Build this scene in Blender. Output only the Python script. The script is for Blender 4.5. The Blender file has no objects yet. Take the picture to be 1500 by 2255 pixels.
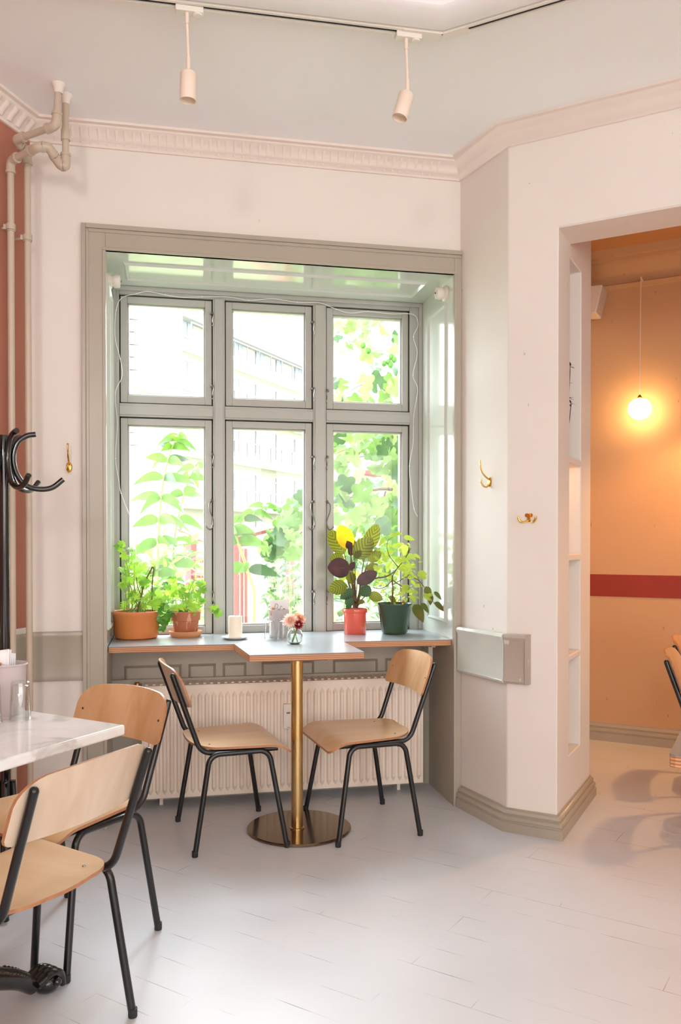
import bpy, bmesh, math, random
from mathutils import Vector, Matrix
V = Vector
PI = math.pi
SC = bpy.context.scene
COL = SC.collection
rnd = random.Random(7)

# ------------------------------------------------------------------ materials
def lin(c):
    c = c / 255.0
    return c / 12.92 if c <= .04045 else ((c + .055) / 1.055) ** 2.4
def rgb(r, g, b): return (lin(r), lin(g), lin(b), 1)

def new_mat(name):
    m = bpy.data.materials.new(name); m.use_nodes = True
    nt = m.node_tree; nt.nodes.clear()
    out = nt.nodes.new('ShaderNodeOutputMaterial')
    return m, nt, out
def N(nt, t, **kw):
    n = nt.nodes.new(t)
    for k, v in kw.items():
        if k in n.inputs: n.inputs[k].default_value = v
        else: setattr(n, k, v)
    return n
def coords(nt, scale=(1, 1, 1), rot=(0, 0, 0)):
    tc = N(nt, 'ShaderNodeTexCoord'); mp = N(nt, 'ShaderNodeMapping')
    mp.inputs['Scale'].default_value = scale; mp.inputs['Rotation'].default_value = rot
    nt.links.new(tc.outputs['Object'], mp.inputs['Vector'])
    return mp.outputs['Vector']
def ramp(nt, fac, stops):
    r = N(nt, 'ShaderNodeValToRGB'); e = r.color_ramp.elements
    while len(e) < len(stops): e.new(.5)
    for i, (p, c) in enumerate(stops):
        e[i].position = p; e[i].color = c
    nt.links.new(fac, r.inputs['Fac']); return r.outputs['Color']

def paint(name, c, rough=.5, var=.06, scale=6, bump=.0, metal=0, coat=0, bscale=None, spec=.5):
    """plain painted / solid surface with a slight noise variation"""
    m, nt, out = new_mat(name)
    b = N(nt, 'ShaderNodeBsdfPrincipled'); b.inputs['Roughness'].default_value = rough
    b.inputs['Metallic'].default_value = metal
    b.inputs['Coat Weight'].default_value = coat; b.inputs['Coat Roughness'].default_value = .08
    b.inputs['Specular IOR Level'].default_value = spec
    vec = coords(nt)
    no = N(nt, 'ShaderNodeTexNoise', Scale=scale, Detail=4.0); nt.links.new(vec, no.inputs['Vector'])
    lo = tuple(x * (1 - var) for x in c[:3]) + (1,); hi = tuple(min(1, x * (1 + var)) for x in c[:3]) + (1,)
    nt.links.new(ramp(nt, no.outputs['Fac'], [(.3, lo), (.7, hi)]), b.inputs['Base Color'])
    if bump:
        n2 = N(nt, 'ShaderNodeTexNoise', Scale=bscale or scale * 6, Detail=3.0); nt.links.new(vec, n2.inputs['Vector'])
        bp = N(nt, 'ShaderNodeBump', Strength=bump, Distance=.004); nt.links.new(n2.outputs['Fac'], bp.inputs['Height'])
        nt.links.new(bp.outputs['Normal'], b.inputs['Normal'])
    nt.links.new(b.outputs[0], out.inputs[0]); return m

def speckled(name, c, spot, scale, amount, rough=.5, stretch=(1, 1, 1), bump=.05):
    """painted wall with small scuffs and chips"""
    m, nt, out = new_mat(name)
    b = N(nt, 'ShaderNodeBsdfPrincipled'); b.inputs['Roughness'].default_value = rough
    vec = coords(nt); vs = coords(nt, stretch)
    no = N(nt, 'ShaderNodeTexNoise', Scale=2.5, Detail=3.0); nt.links.new(vec, no.inputs['Vector'])
    base = ramp(nt, no.outputs['Fac'], [(.3, tuple(x * .96 for x in c[:3]) + (1,)), (.7, c)])
    n2 = N(nt, 'ShaderNodeTexNoise', Scale=scale, Detail=2.0); nt.links.new(vs, n2.inputs['Vector'])
    msk = ramp(nt, n2.outputs['Fac'], [(amount, (0, 0, 0, 1)), (amount + .012, (1, 1, 1, 1))])
    mx = N(nt, 'ShaderNodeMix', data_type='RGBA'); nt.links.new(msk, mx.inputs[0]); nt.links.new(base, mx.inputs[6])
    mx.inputs[7].default_value = spot; nt.links.new(mx.outputs[2], b.inputs['Base Color'])
    n3 = N(nt, 'ShaderNodeTexNoise', Scale=30.0, Detail=3.0); nt.links.new(vec, n3.inputs['Vector'])
    bp = N(nt, 'ShaderNodeBump', Strength=bump, Distance=.004); nt.links.new(n3.outputs['Fac'], bp.inputs['Height'])
    nt.links.new(bp.outputs['Normal'], b.inputs['Normal'])
    nt.links.new(b.outputs[0], out.inputs[0]); return m

def wood(name, c1, c2, rough=.35, axis=(14, 14, 1.2), coat=.25, rot=(0, 0, 0)):
    m, nt, out = new_mat(name)
    b = N(nt, 'ShaderNodeBsdfPrincipled'); b.inputs['Roughness'].default_value = rough
    b.inputs['Coat Weight'].default_value = coat; b.inputs['Coat Roughness'].default_value = .2
    v = coords(nt, axis, rot)
    n1 = N(nt, 'ShaderNodeTexNoise', Scale=1.6, Detail=5.0, Distortion=.6); nt.links.new(v, n1.inputs['Vector'])
    col = ramp(nt, n1.outputs['Fac'], [(.3, c1), (.5, tuple((a + d) / 2 for a, d in zip(c1, c2))), (.72, c2)])
    nt.links.new(col, b.inputs['Base Color']); nt.links.new(b.outputs[0], out.inputs[0]); return m

def plywood_edge(name):
    m, nt, out = new_mat(name)
    b = N(nt, 'ShaderNodeBsdfPrincipled'); b.inputs['Roughness'].default_value = .45
    v = coords(nt)
    w = N(nt, 'ShaderNodeTexWave', Scale=44.0, Distortion=.5, Detail=2.0, bands_direction='Z'); nt.links.new(v, w.inputs['Vector'])
    nt.links.new(ramp(nt, w.outputs['Fac'], [(.2, rgb(158, 104, 68)), (.8, rgb(206, 152, 108))]), b.inputs['Base Color'])
    nt.links.new(b.outputs[0], out.inputs[0]); return m

def metal(name, c, rough=.25, aniso=0):
    m, nt, out = new_mat(name)
    b = N(nt, 'ShaderNodeBsdfPrincipled'); b.inputs['Metallic'].default_value = 1
    v = coords(nt, (40, 40, 2)); no = N(nt, 'ShaderNodeTexNoise', Scale=3.0, Detail=3.0); nt.links.new(v, no.inputs['Vector'])
    nt.links.new(ramp(nt, no.outputs['Fac'], [(.3, tuple(x * .88 for x in c[:3]) + (1,)), (.7, c)]), b.inputs['Base Color'])
    r = N(nt, 'ShaderNodeMapRange'); r.inputs[3].default_value = rough * .8; r.inputs[4].default_value = rough * 1.25
    nt.links.new(no.outputs['Fac'], r.inputs[0]); nt.links.new(r.outputs[0], b.inputs['Roughness'])
    nt.links.new(b.outputs[0], out.inputs[0]); return m

def leafmat(name, c, c2=None, trans=.5, rough=.45, scale=18.0):
    m, nt, out = new_mat(name)
    c2 = c2 or tuple(x * .75 for x in c[:3]) + (1,)
    v = coords(nt); no = N(nt, 'ShaderNodeTexNoise', Scale=scale, Detail=2.0); nt.links.new(v, no.inputs['Vector'])
    col = ramp(nt, no.outputs['Fac'], [(.35, c2), (.65, c)])
    b = N(nt, 'ShaderNodeBsdfPrincipled'); b.inputs['Roughness'].default_value = rough; nt.links.new(col, b.inputs['Base Color'])
    t = N(nt, 'ShaderNodeBsdfTranslucent'); nt.links.new(col, t.inputs['Color'])
    mx = N(nt, 'ShaderNodeMixShader'); mx.inputs[0].default_value = trans
    nt.links.new(b.outputs[0], mx.inputs[1]); nt.links.new(t.outputs[0], mx.inputs[2]); nt.links.new(mx.outputs[0], out.inputs[0]); return m

def pane_mat():
    m, nt, out = new_mat('window glass')
    tr = N(nt, 'ShaderNodeBsdfTransparent'); tr.inputs[0].default_value = (.97, .985, .98, 1)
    gl = N(nt, 'ShaderNodeBsdfGlossy'); gl.inputs['Roughness'].default_value = .02
    # reflection grows towards grazing angles, the same on both faces of the thin pane
    lw = N(nt, 'ShaderNodeLayerWeight'); lw.inputs['Blend'].default_value = .5
    p5 = N(nt, 'ShaderNodeMath', operation='POWER'); nt.links.new(lw.outputs['Facing'], p5.inputs[0]); p5.inputs[1].default_value = 5
    fr = N(nt, 'ShaderNodeMath', operation='MULTIPLY_ADD'); nt.links.new(p5.outputs[0], fr.inputs[0]); fr.inputs[1].default_value = .8; fr.inputs[2].default_value = .03
    mx = N(nt, 'ShaderNodeMixShader'); nt.links.new(fr.outputs[0], mx.inputs[0])
    nt.links.new(tr.outputs[0], mx.inputs[1]); nt.links.new(gl.outputs[0], mx.inputs[2]); nt.links.new(mx.outputs[0], out.inputs[0]); return m
def glass_mat(name='clear glass'):
    m, nt, out = new_mat(name)
    tr = N(nt, 'ShaderNodeBsdfTransparent'); tr.inputs[0].default_value = (.975, .985, .982, 1)
    gl = N(nt, 'ShaderNodeBsdfGlossy'); gl.inputs['Roughness'].default_value = .015
    lw = N(nt, 'ShaderNodeLayerWeight'); lw.inputs['Blend'].default_value = .5
    p5 = N(nt, 'ShaderNodeMath', operation='POWER'); nt.links.new(lw.outputs['Facing'], p5.inputs[0]); p5.inputs[1].default_value = 3.5
    fr = N(nt, 'ShaderNodeMath', operation='MULTIPLY_ADD'); nt.links.new(p5.outputs[0], fr.inputs[0]); fr.inputs[1].default_value = .9; fr.inputs[2].default_value = .10
    mx = N(nt, 'ShaderNodeMixShader'); nt.links.new(fr.outputs[0], mx.inputs[0])
    nt.links.new(tr.outputs[0], mx.inputs[1]); nt.links.new(gl.outputs[0], mx.inputs[2]); nt.links.new(mx.outputs[0], out.inputs[0]); return m
def emit_mat(name, c, s):
    m, nt, out = new_mat(name); e = N(nt, 'ShaderNodeEmission', Strength=s); e.inputs[0].default_value = c
    nt.links.new(e.outputs[0], out.inputs[0]); return m

def floor_mat():
    m, nt, out = new_mat('white painted floorboards')
    b = N(nt, 'ShaderNodeBsdfPrincipled')
    v = coords(nt, (1, 1, 1), (0, 0, math.radians(44.5)))
    br = N(nt, 'ShaderNodeTexBrick', Scale=1.0); br.offset = .37; br.offset_frequency = 2
    br.inputs['Brick Width'].default_value = .62; br.inputs['Row Height'].default_value = .116
    br.inputs['Mortar Size'].default_value = .0011; br.inputs['Mortar Smooth'].default_value = .15
    nt.links.new(v, br.inputs['Vector'])
    n1 = N(nt, 'ShaderNodeTexNoise', Scale=5.0, Detail=5.0); nt.links.new(v, n1.inputs['Vector'])
    gate = ramp(nt, n1.outputs['Fac'], [(.5, (0, 0, 0, 1)), (.68, (.85, .85, .85, 1))])
    mul = N(nt, 'ShaderNodeMath', operation='MULTIPLY'); nt.links.new(br.outputs['Fac'], mul.inputs[0]); nt.links.new(gate, mul.inputs[1])
    n2 = N(nt, 'ShaderNodeTexNoise', Scale=1.3, Detail=4.0); nt.links.new(v, n2.inputs['Vector'])
    base = ramp(nt, n2.outputs['Fac'], [(.3, rgb(200, 203, 208)), (.7, rgb(214, 217, 222))])
    vs = coords(nt, (1, 2.4, 1), (0, 0, math.radians(20)))
    n3 = N(nt, 'ShaderNodeTexNoise', Scale=22.0, Detail=2.0); nt.links.new(vs, n3.inputs['Vector'])
    chip = ramp(nt, n3.outputs['Fac'], [(.795, (0, 0, 0, 1)), (.81, (.8, .8, .8, 1))])
    mx0 = N(nt, 'ShaderNodeMath', operation='MAXIMUM'); nt.links.new(mul.outputs[0], mx0.inputs[0]); nt.links.new(chip, mx0.inputs[1])
    mx = N(nt, 'ShaderNodeMix', data_type='RGBA'); nt.links.new(mx0.outputs[0], mx.inputs[0]); nt.links.new(base, mx.inputs[6])
    mx.inputs[7].default_value = rgb(70, 62, 58); nt.links.new(mx.outputs[2], b.inputs['Base Color'])
    b.inputs['Roughness'].default_value = .38; b.inputs['Specular IOR Level'].default_value = .4
    bp = N(nt, 'ShaderNodeBump', Strength=.12, Distance=.003); nt.links.new(n2.outputs['Fac'], bp.inputs['Height']); nt.links.new(bp.outputs['Normal'], b.inputs['Normal'])
    nt.links.new(b.outputs[0], out.inputs[0]); return m

def marble_mat():
    m, nt, out = new_mat('white marble')
    b = N(nt, 'ShaderNodeBsdfPrincipled'); b.inputs['Roughness'].default_value = .12
    v = coords(nt); n1 = N(nt, 'ShaderNodeTexNoise', Scale=7.0, Detail=6.0, Distortion=1.2); nt.links.new(v, n1.inputs['Vector'])
    nt.links.new(ramp(nt, n1.outputs['Fac'], [(.36, rgb(198, 196, 194)), (.45, rgb(226, 225, 224)), (.7, rgb(236, 236, 236))]), b.inputs['Base Color'])
    nt.links.new(b.outputs[0], out.inputs[0]); return m

def calathea(name, c, dark, side=.0):
    """leaf with darker feathered stripes either side of the midrib (uv: x across -1..1, y along 0..1)"""
    m, nt, out = new_mat(name)
    uv = N(nt, 'ShaderNodeUVMap'); sep = N(nt, 'ShaderNodeSeparateXYZ'); nt.links.new(uv.outputs[0], sep.inputs[0])
    ab = N(nt, 'ShaderNodeMath', operation='ABSOLUTE'); nt.links.new(sep.outputs[0], ab.inputs[0])
    a = N(nt, 'ShaderNodeMath', operation='MULTIPLY_ADD'); nt.links.new(ab.outputs[0], a.inputs[0]); a.inputs[1].default_value = -.3; nt.links.new(sep.outputs[1], a.inputs[2])
    s = N(nt, 'ShaderNodeMath', operation='MULTIPLY'); nt.links.new(a.outputs[0], s.inputs[0]); s.inputs[1].default_value = 44
    si = N(nt, 'ShaderNodeMath', operation='SINE'); nt.links.new(s.outputs[0], si.inputs[0])
    v = coords(nt); no = N(nt, 'ShaderNodeTexNoise', Scale=14.0, Detail=2.0); nt.links.new(v, no.inputs['Vector'])
    ad = N(nt, 'ShaderNodeMath', operation='MULTIPLY_ADD'); nt.links.new(no.outputs['Fac'], ad.inputs[0]); ad.inputs[1].default_value = 1.6; nt.links.new(si.outputs[0], ad.inputs[2])
    col = ramp(nt, ad.outputs[0], [(.75, c), (1.0, dark)])
    b = N(nt, 'ShaderNodeBsdfPrincipled'); b.inputs['Roughness'].default_value = .4; nt.links.new(col, b.inputs['Base Color'])
    t = N(nt, 'ShaderNodeBsdfTranslucent'); nt.links.new(col, t.inputs['Color'])
    mx = N(nt, 'ShaderNodeMixShader'); mx.inputs[0].default_value = .45
    nt.links.new(b.outputs[0], mx.inputs[1]); nt.links.new(t.outputs[0], mx.inputs[2]); nt.links.new(mx.outputs[0], out.inputs[0]); return m

M = {}
M['wall'] = speckled('white wall paint', rgb(232, 226, 219), rgb(190, 178, 168), 34, .775, .6, (1, 1, .6))
M['ceil'] = paint('ceiling paint', rgb(248, 249, 250), .75, .02, 3, .06)
M['plaster'] = paint('pink tinted plaster groove', rgb(236, 205, 192), .75, .03, 4, .1)
M['cornice'] = paint('cornice plaster', rgb(236, 224, 215), .7, .02, 5, .05)
M['terra'] = paint('terracotta wall paint', rgb(178, 116, 94), .55, .04, 3, .05)
M['grey'] = paint('warm grey gloss paint', rgb(172, 164, 149), .3, .03, 5, .06, bscale=18)
M['greyscuff'] = speckled('scuffed warm grey paint', rgb(176, 164, 152), rgb(214, 204, 192), 40, .66, .45, (1, 1, .5), .2)
M['gloss'] = paint('glossy pale grey green paint', rgb(208, 212, 204), .1, .02, 4, .02, coat=.5)
M['frame'] = paint('window frame paint', rgb(176, 175, 168), .22, .02, 4, .03)
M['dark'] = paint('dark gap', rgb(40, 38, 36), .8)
M['peach'] = speckled('peach wall paint', rgb(206, 166, 126), rgb(176, 130, 92), 40, .745, .6, (1, 1, .35))
M['litceil'] = paint('lamplit ceiling paint', rgb(200, 148, 102), .7, .03, 3)  # warm lamplight put into the colour of the white ceiling
M['red'] = paint('red stripe paint', rgb(146, 42, 22), .5, .05, 5)
M['floor'] = floor_mat()
M['pipe'] = paint('pipe paint', rgb(196, 180, 162), .35, .04, 8, .05)
M['rad'] = paint('radiator enamel', rgb(238, 224, 210), .3, .03, 8, .05)
M['lamp'] = paint('cream spotlight enamel', rgb(238, 222, 206), .4, .02)
M['track'] = paint('white track', rgb(232, 228, 218), .4, .02)
M['black'] = paint('black steel', rgb(16, 16, 18), .3, .1, 20, coat=.25)
M['blackgloss'] = paint('black lacquer', rgb(16, 13, 13), .12, .1, 20, .05, coat=.8)
M['iron'] = paint('black cast iron', rgb(14, 14, 15), .22, .1, 20, .15, coat=.4)
M['rubber'] = paint('dark rubber', rgb(38, 38, 40), .6)
M['ply'] = wood('birch plywood', rgb(206, 160, 112), rgb(226, 188, 146), .32, (9, 9, 1.1), .3, (0, 0, 0))
M['plyside'] = wood('plywood seat', rgb(214, 172, 126), rgb(230, 194, 152), .3, (9, 1.1, 9), .3)
M['edge'] = plywood_edge('plywood edge')
M['plyback'] = wood('pale plywood back', rgb(206, 180, 154), rgb(222, 202, 180), .5, (9, 9, 1.3), .1)
M['chairedge'] = paint('sealed plywood edge', rgb(176, 122, 84), .4, .12, 60)
M['lam'] = paint('grey white laminate', rgb(156, 162, 168), .24, .02, 10)
M['lamgrey'] = paint('slate grey laminate', rgb(120, 120, 120), .4, .03, 10)
M['brass'] = metal('brushed brass', rgb(212, 178, 122), .28)
M['brassbright'] = metal('polished brass', rgb(232, 184, 92), .14)
M['bronze'] = metal('dark bronze plate', rgb(132, 112, 90), .16)
M['steel'] = metal('zinc', rgb(140, 136, 128), .3)
M['marble'] = marble_mat()
M['pane'] = pane_mat(); M['glass'] = glass_mat()
def solid_glass():
    m, nt, out = new_mat('vase glass')
    b = N(nt, 'ShaderNodeBsdfPrincipled'); b.inputs['Transmission Weight'].default_value = 1; b.inputs['Roughness'].default_value = .01; b.inputs['IOR'].default_value = 1.35; b.inputs['Base Color'].default_value = (.97, .99, .98, 1)
    nt.links.new(b.outputs[0], out.inputs[0]); return m
M['vaseglass'] = solid_glass()
M['terrapot'] = paint('orange terracotta', rgb(206, 122, 62), .45, .06, 9, .05)
M['oldpot'] = speckled('weathered terracotta', rgb(176, 104, 70), rgb(206, 150, 116), 40, .6, .7, (1, 1, .3), .2)
M['saucer'] = paint('pale terracotta', rgb(210, 142, 98), .6, .06, 9)
M['coral'] = paint('coral red glaze', rgb(222, 92, 72), .15, .03, 6, coat=.5)
M['greenpot'] = paint('dark green glaze', rgb(56, 78, 58), .2, .05, 9, coat=.4)
M['soil'] = paint('potting soil', rgb(48, 36, 28), .9, .4, 60, .6)
M['wax'] = paint('cream wax', rgb(246, 234, 214), .4, .02)
M['plate'] = paint('white ceramic', rgb(226, 226, 222), .2, .02)
M['tin'] = paint('lilac grey enamel tin', rgb(196, 184, 184), .28, .03, 6)
M['paper'] = paint('white paper', rgb(238, 238, 238), .7, .02)
M['ink'] = paint('grey ink', rgb(96, 100, 106), .7)
M['stick'] = paint('orange wood', rgb(204, 128, 66), .5)
M['white'] = paint('white plastic', rgb(232, 222, 212), .35, .01)
M['lcd'] = paint('grey display', rgb(120, 112, 100), .2)
M['lg1'] = leafmat('bright lobed leaf', rgb(178, 214, 78), rgb(150, 196, 66), .55)
M['lg2'] = leafmat('mid green lobed leaf', rgb(140, 186, 62), rgb(110, 160, 50), .5)
M['lgd'] = leafmat('fresh dark leaf', rgb(92, 150, 48), rgb(70, 128, 40), .45)
M['fig1'] = leafmat('fig leaf pale', rgb(126, 147, 87), rgb(107, 134, 68), .6)
M['fig2'] = leafmat('fig leaf mid', rgb(96, 126, 56), rgb(78, 110, 41), .55)
M['fig3'] = leafmat('fig leaf dark', rgb(60, 90, 45), rgb(46, 76, 37), .4)  # darkest leaf green, mixed in at random
M['silver'] = leafmat('silvery fern', rgb(89, 108, 83), rgb(64, 89, 60), .5)
M['balsam'] = leafmat('balsam leaf', rgb(95, 134, 42), rgb(79, 115, 33), .6)
M['pil1'] = leafmat('yellow green leaf', rgb(206, 220, 96), rgb(180, 204, 72), .55)
M['pil2'] = leafmat('brownish leaf', rgb(120, 104, 52), rgb(92, 112, 40), .35)
M['calg'] = calathea('striped olive leaf', rgb(128, 136, 34), rgb(98, 96, 36))
M['calgd'] = calathea('striped dark leaf', rgb(86, 112, 72), rgb(40, 66, 48))
M['calp'] = leafmat('purple leaf underside', rgb(86, 50, 54), rgb(58, 30, 40), .15)
M['caly'] = leafmat('yellowed leaf', rgb(238, 196, 30), rgb(226, 176, 20), .55, .45, 6)
M['stemg'] = paint('green stem', rgb(140, 160, 80), .5)
M['stemb'] = paint('brown stem', rgb(110, 78, 48), .6, .15, 20)
M['bark'] = paint('grey bark', rgb(104, 90, 76), .8, .15, 20)
M['petalp'] = leafmat('peach petal', rgb(252, 222, 206), rgb(250, 206, 184), .4)
M['petalo'] = leafmat('orange petal', rgb(250, 202, 174), rgb(246, 182, 150), .4)
M['petalr'] = leafmat('dark red petal', rgb(170, 36, 50), rgb(130, 20, 36), .3)
M['dried'] = paint('dried maroon flower', rgb(84, 30, 34), .8)
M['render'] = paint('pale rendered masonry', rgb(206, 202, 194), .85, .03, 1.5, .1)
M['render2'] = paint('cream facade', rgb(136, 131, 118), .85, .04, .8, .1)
M['pinkwall'] = paint('pale pink masonry', rgb(172, 140, 128), .85, .03, 1)
M['roof'] = paint('grey roof', rgb(120, 118, 116), .8)
M['winext'] = paint('facade window', rgb(120, 126, 132), .15)
M['railing'] = paint('balcony railing', rgb(84, 82, 80), .5)
M['redwood'] = paint('red painted timber', rgb(128, 48, 42), .6, .08, 8)
M['gardenwhite'] = paint('white garden furniture', rgb(190, 190, 190), .4)
M['ground'] = paint('garden ground', rgb(104, 112, 72), .9, .25, 3)
M['globe'] = emit_mat('lit opal globe', (1, .62, .26, 1), 26)

# ------------------------------------------------------------------ mesh helper
def fillet(pts, r, n=6):
    pts = [V(p) for p in pts]; out = [pts[0]]
    for i in range(1, len(pts) - 1):
        a, b, c = pts[i - 1], pts[i], pts[i + 1]
        u = (a - b).normalized(); w = (c - b).normalized()
        ang = u.angle(w)
        if ang > PI - .02: out.append(b); continue
        d = min(r / math.tan(ang / 2), (a - b).length * .48, (c - b).length * .48); rr = d * math.tan(ang / 2)
        bis = (u + w).normalized(); cen = b + bis * (rr / math.sin(ang / 2))
        p0 = b + u * d - cen; p1 = b + w * d - cen; tot = p0.angle(p1); ax = p0.cross(p1).normalized()
        for k in range(n + 1): out.append(cen + Matrix.Rotation(tot * k / n, 3, ax) @ p0)
    out.append(pts[-1]); return out
def spline(pts, n=6):
    pts = [V(p) for p in pts]; P = [pts[0] * 2 - pts[1]] + pts + [pts[-1] * 2 - pts[-2]]; out = []
    for i in range(1, len(P) - 2):
        a, b, c, d = P[i - 1:i + 3]
        for k in range(n):
            t = k / n
            out.append(.5 * ((2 * b) + (c - a) * t + (2 * a - 5 * b + 4 * c - d) * t * t + (3 * b - a - 3 * c + d) * t ** 3))
    out.append(pts[-1]); return out

class MB:
    def __init__(s): s.v = []; s.f = []; s.m = []; s.uv = {}
    def add(s, vs, fs, m=0, uvs=None):
        o = len(s.v); s.v += [V(p) for p in vs]
        for f in fs: s.f.append([i + o for i in f]); s.m.append(m)
        if uvs:
            for i, u in enumerate(uvs): s.uv[o + i] = u
        return s
    def box(s, a, b, m=0):
        x0, y0, z0 = a; x1, y1, z1 = b
        return s.add([(x0, y0, z0), (x1, y0, z0), (x1, y1, z0), (x0, y1, z0), (x0, y0, z1), (x1, y0, z1), (x1, y1, z1), (x0, y1, z1)],
                     [(0, 3, 2, 1), (4, 5, 6, 7), (0, 1, 5, 4), (1, 2, 6, 5), (2, 3, 7, 6), (3, 0, 4, 7)], m)
    def obox(s, c, ax, ay, az, m=0):
        """centre and three half-extent vectors"""
        c, ax, ay, az = V(c), V(ax), V(ay), V(az)
        vs = [c + ax * i + ay * j + az * k for k in (-1, 1) for j in (-1, 1) for i in (-1, 1)]
        return s.add(vs, [(0, 2, 3, 1), (4, 5, 7, 6), (0, 1, 5, 4), (1, 3, 7, 5), (3, 2, 6, 7), (2, 0, 4, 6)], m)
    def prism(s, poly, z0, z1, m=0):
        n = len(poly); vs = [(p[0], p[1], z0) for p in poly] + [(p[0], p[1], z1) for p in poly]
        return s.add(vs, [list(range(n))[::-1], list(range(n, 2 * n))] + [(i, (i + 1) % n, n + (i + 1) % n, n + i) for i in range(n)], m)
    def tube(s, pts, r, n=12, m=0, cap=True):
        pts = [V(p) for p in pts]; k = len(pts); rr = r if isinstance(r, (list, tuple)) else [r] * k
        if len(rr) != k: rr = [rr[0] + (rr[-1] - rr[0]) * i / (k - 1) for i in range(k)]
        tang = [(pts[min(i + 1, k - 1)] - pts[max(i - 1, 0)]).normalized() for i in range(k)]
        up = V((0, 0, 1)) if abs(tang[0].z) < .9 else V((1, 0, 0))
        nrm = (up - tang[0] * up.dot(tang[0])).normalized(); vs = []
        for i in range(k):
            nrm = (nrm - tang[i] * nrm.dot(tang[i])).normalized(); bi = tang[i].cross(nrm)
            for j in range(n):
                a = 2 * PI * j / n; vs.append(pts[i] + (nrm * math.cos(a) + bi * math.sin(a)) * rr[i])
        fs = [(i * n + j, i * n + (j + 1) % n, (i + 1) * n + (j + 1) % n, (i + 1) * n + j) for i in range(k - 1) for j in range(n)]
        if cap: fs += [list(range(n))[::-1], list(range((k - 1) * n, k * n))]
        return s.add(vs, fs, m)
    def lathe(s, prof, c=(0, 0, 0), n=32, m=0, axis=None, rmod=None):
        """profile of (radius, height); axis: optional 3x3 rotation"""
        c = V(c); vs = []; fs = []; rings = []
        for r, z in prof:
            if r < 1e-6:
                rings.append([len(vs)]); vs.append(V((0, 0, z)))
            else:
                rings.append(list(range(len(vs), len(vs) + n)))
                for j in range(n):
                    a = 2 * PI * j / n; q = r * (rmod(j, n, z) if rmod else 1); vs.append(V((q * math.cos(a), q * math.sin(a), z)))
        for a, b in zip(rings, rings[1:]):
            if len(a) == 1 and len(b) == 1: continue
            for j in range(n):
                j2 = (j + 1) % n
                if len(a) == 1: fs.append((a[0], b[j2], b[j]))
                elif len(b) == 1: fs.append((a[j], a[j2], b[0]))
                else: fs.append((a[j], a[j2], b[j2], b[j]))
        if axis is not None: vs = [axis @ p for p in vs]
        return s.add([p + c for p in vs], fs, m)
    def ball(s, c, r, m=0, n=14, sq=(1, 1, 1)):
        k = max(5, n // 2); prof = [(r * math.sin(PI * i / k), -r * math.cos(PI * i / k)) for i in range(k + 1)]
        o = len(s.v); s.lathe(prof, (0, 0, 0), n, m)
        for i in range(o, len(s.v)): p = s.v[i]; s.v[i] = V((p.x * sq[0], p.y * sq[1], p.z * sq[2])) + V(c)
        return s
    def sweep(s, path, prof, m=0, z=0):
        """profile (offset to the right of travel, height) along a 2-D polyline with mitred corners"""
        path = [V((p[0], p[1])) for p in path]; k = len(path); vs = []; q = len(prof)
        for i in range(k):
            ds = []
            if i > 0: ds.append((path[i] - path[i - 1]).normalized())
            if i < k - 1: ds.append((path[i + 1] - path[i]).normalized())
            ns = [V((d.y, -d.x)) for d in ds]
            if len(ns) == 2:
                b = (ns[0] + ns[1]).normalized(); off = b / max(.3, b.dot(ns[0]))
            else: off = ns[0]
            for p, h in prof: vs.append((path[i].x + off.x * p, path[i].y + off.y * p, h + z))
        fs = [(i * q + j, i * q + (j + 1) % q, (i + 1) * q + (j + 1) % q, (i + 1) * q + j) for i in range(k - 1) for j in range(q)]
        fs += [list(range(q)), list(range((k - 1) * q, k * q))[::-1]]
        return s.add(vs, fs, m)
    def leaf(s, base, d, up, L, W, droop=.2, fold=.12, m=0, n=6, shape=.8, blunt=.85):
        base, d, up = V(base), V(d).normalized(), V(up)
        side = d.cross(up)
        if side.length < 1e-4: side = d.cross(V((1, 0, 0)))
        side.normalize(); up = side.cross(d).normalized(); vs = []; uv = []
        for i in range(n + 1):
            t = i / n; w = W / 2 * max(.02, math.sin(PI * t ** shape)) ** blunt
            c = base + d * L * t - V((0, 0, 1)) * droop * L * t * t
            vs += [c - side * w + up * fold * w, c, c + side * w + up * fold * w]; uv += [(-1, t), (0, t), (1, t)]
        fs = []
        for i in range(n):
            a = i * 3; fs += [(a, a + 1, a + 4, a + 3), (a + 1, a + 2, a + 5, a + 4)]
        return s.add(vs, fs, m, uv)
    def lobed(s, c, nrm, top, R, lobes=5, depth=.45, m=0, n=30, cup=.12, rough=.0):
        """palmate leaf: fan round its stalk point, notched at the base"""
        c, nrm = V(c), V(nrm).normalized(); top = V(top); top = (top - nrm * top.dot(nrm)).normalized(); side = nrm.cross(top); vs = [c]
        for i in range(n):
            a = (i / (n - 1) - .5) * 2 * PI * .93; w = abs(math.cos(a * lobes / 2 * .93))
            r = R * ((1 - depth) + depth * w ** .7) * (1 - .28 * abs(a) / PI)
            if rough: r *= 1 + rough * (1 if i % 2 else -1)
            vs.append(c + top * (r * math.cos(a)) + side * (r * math.sin(a)) + nrm * cup * r * (r / R) * math.cos(2 * a) * .8)
        return s.add(vs, [(0, i, i + 1) for i in range(1, n)], m)
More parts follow.
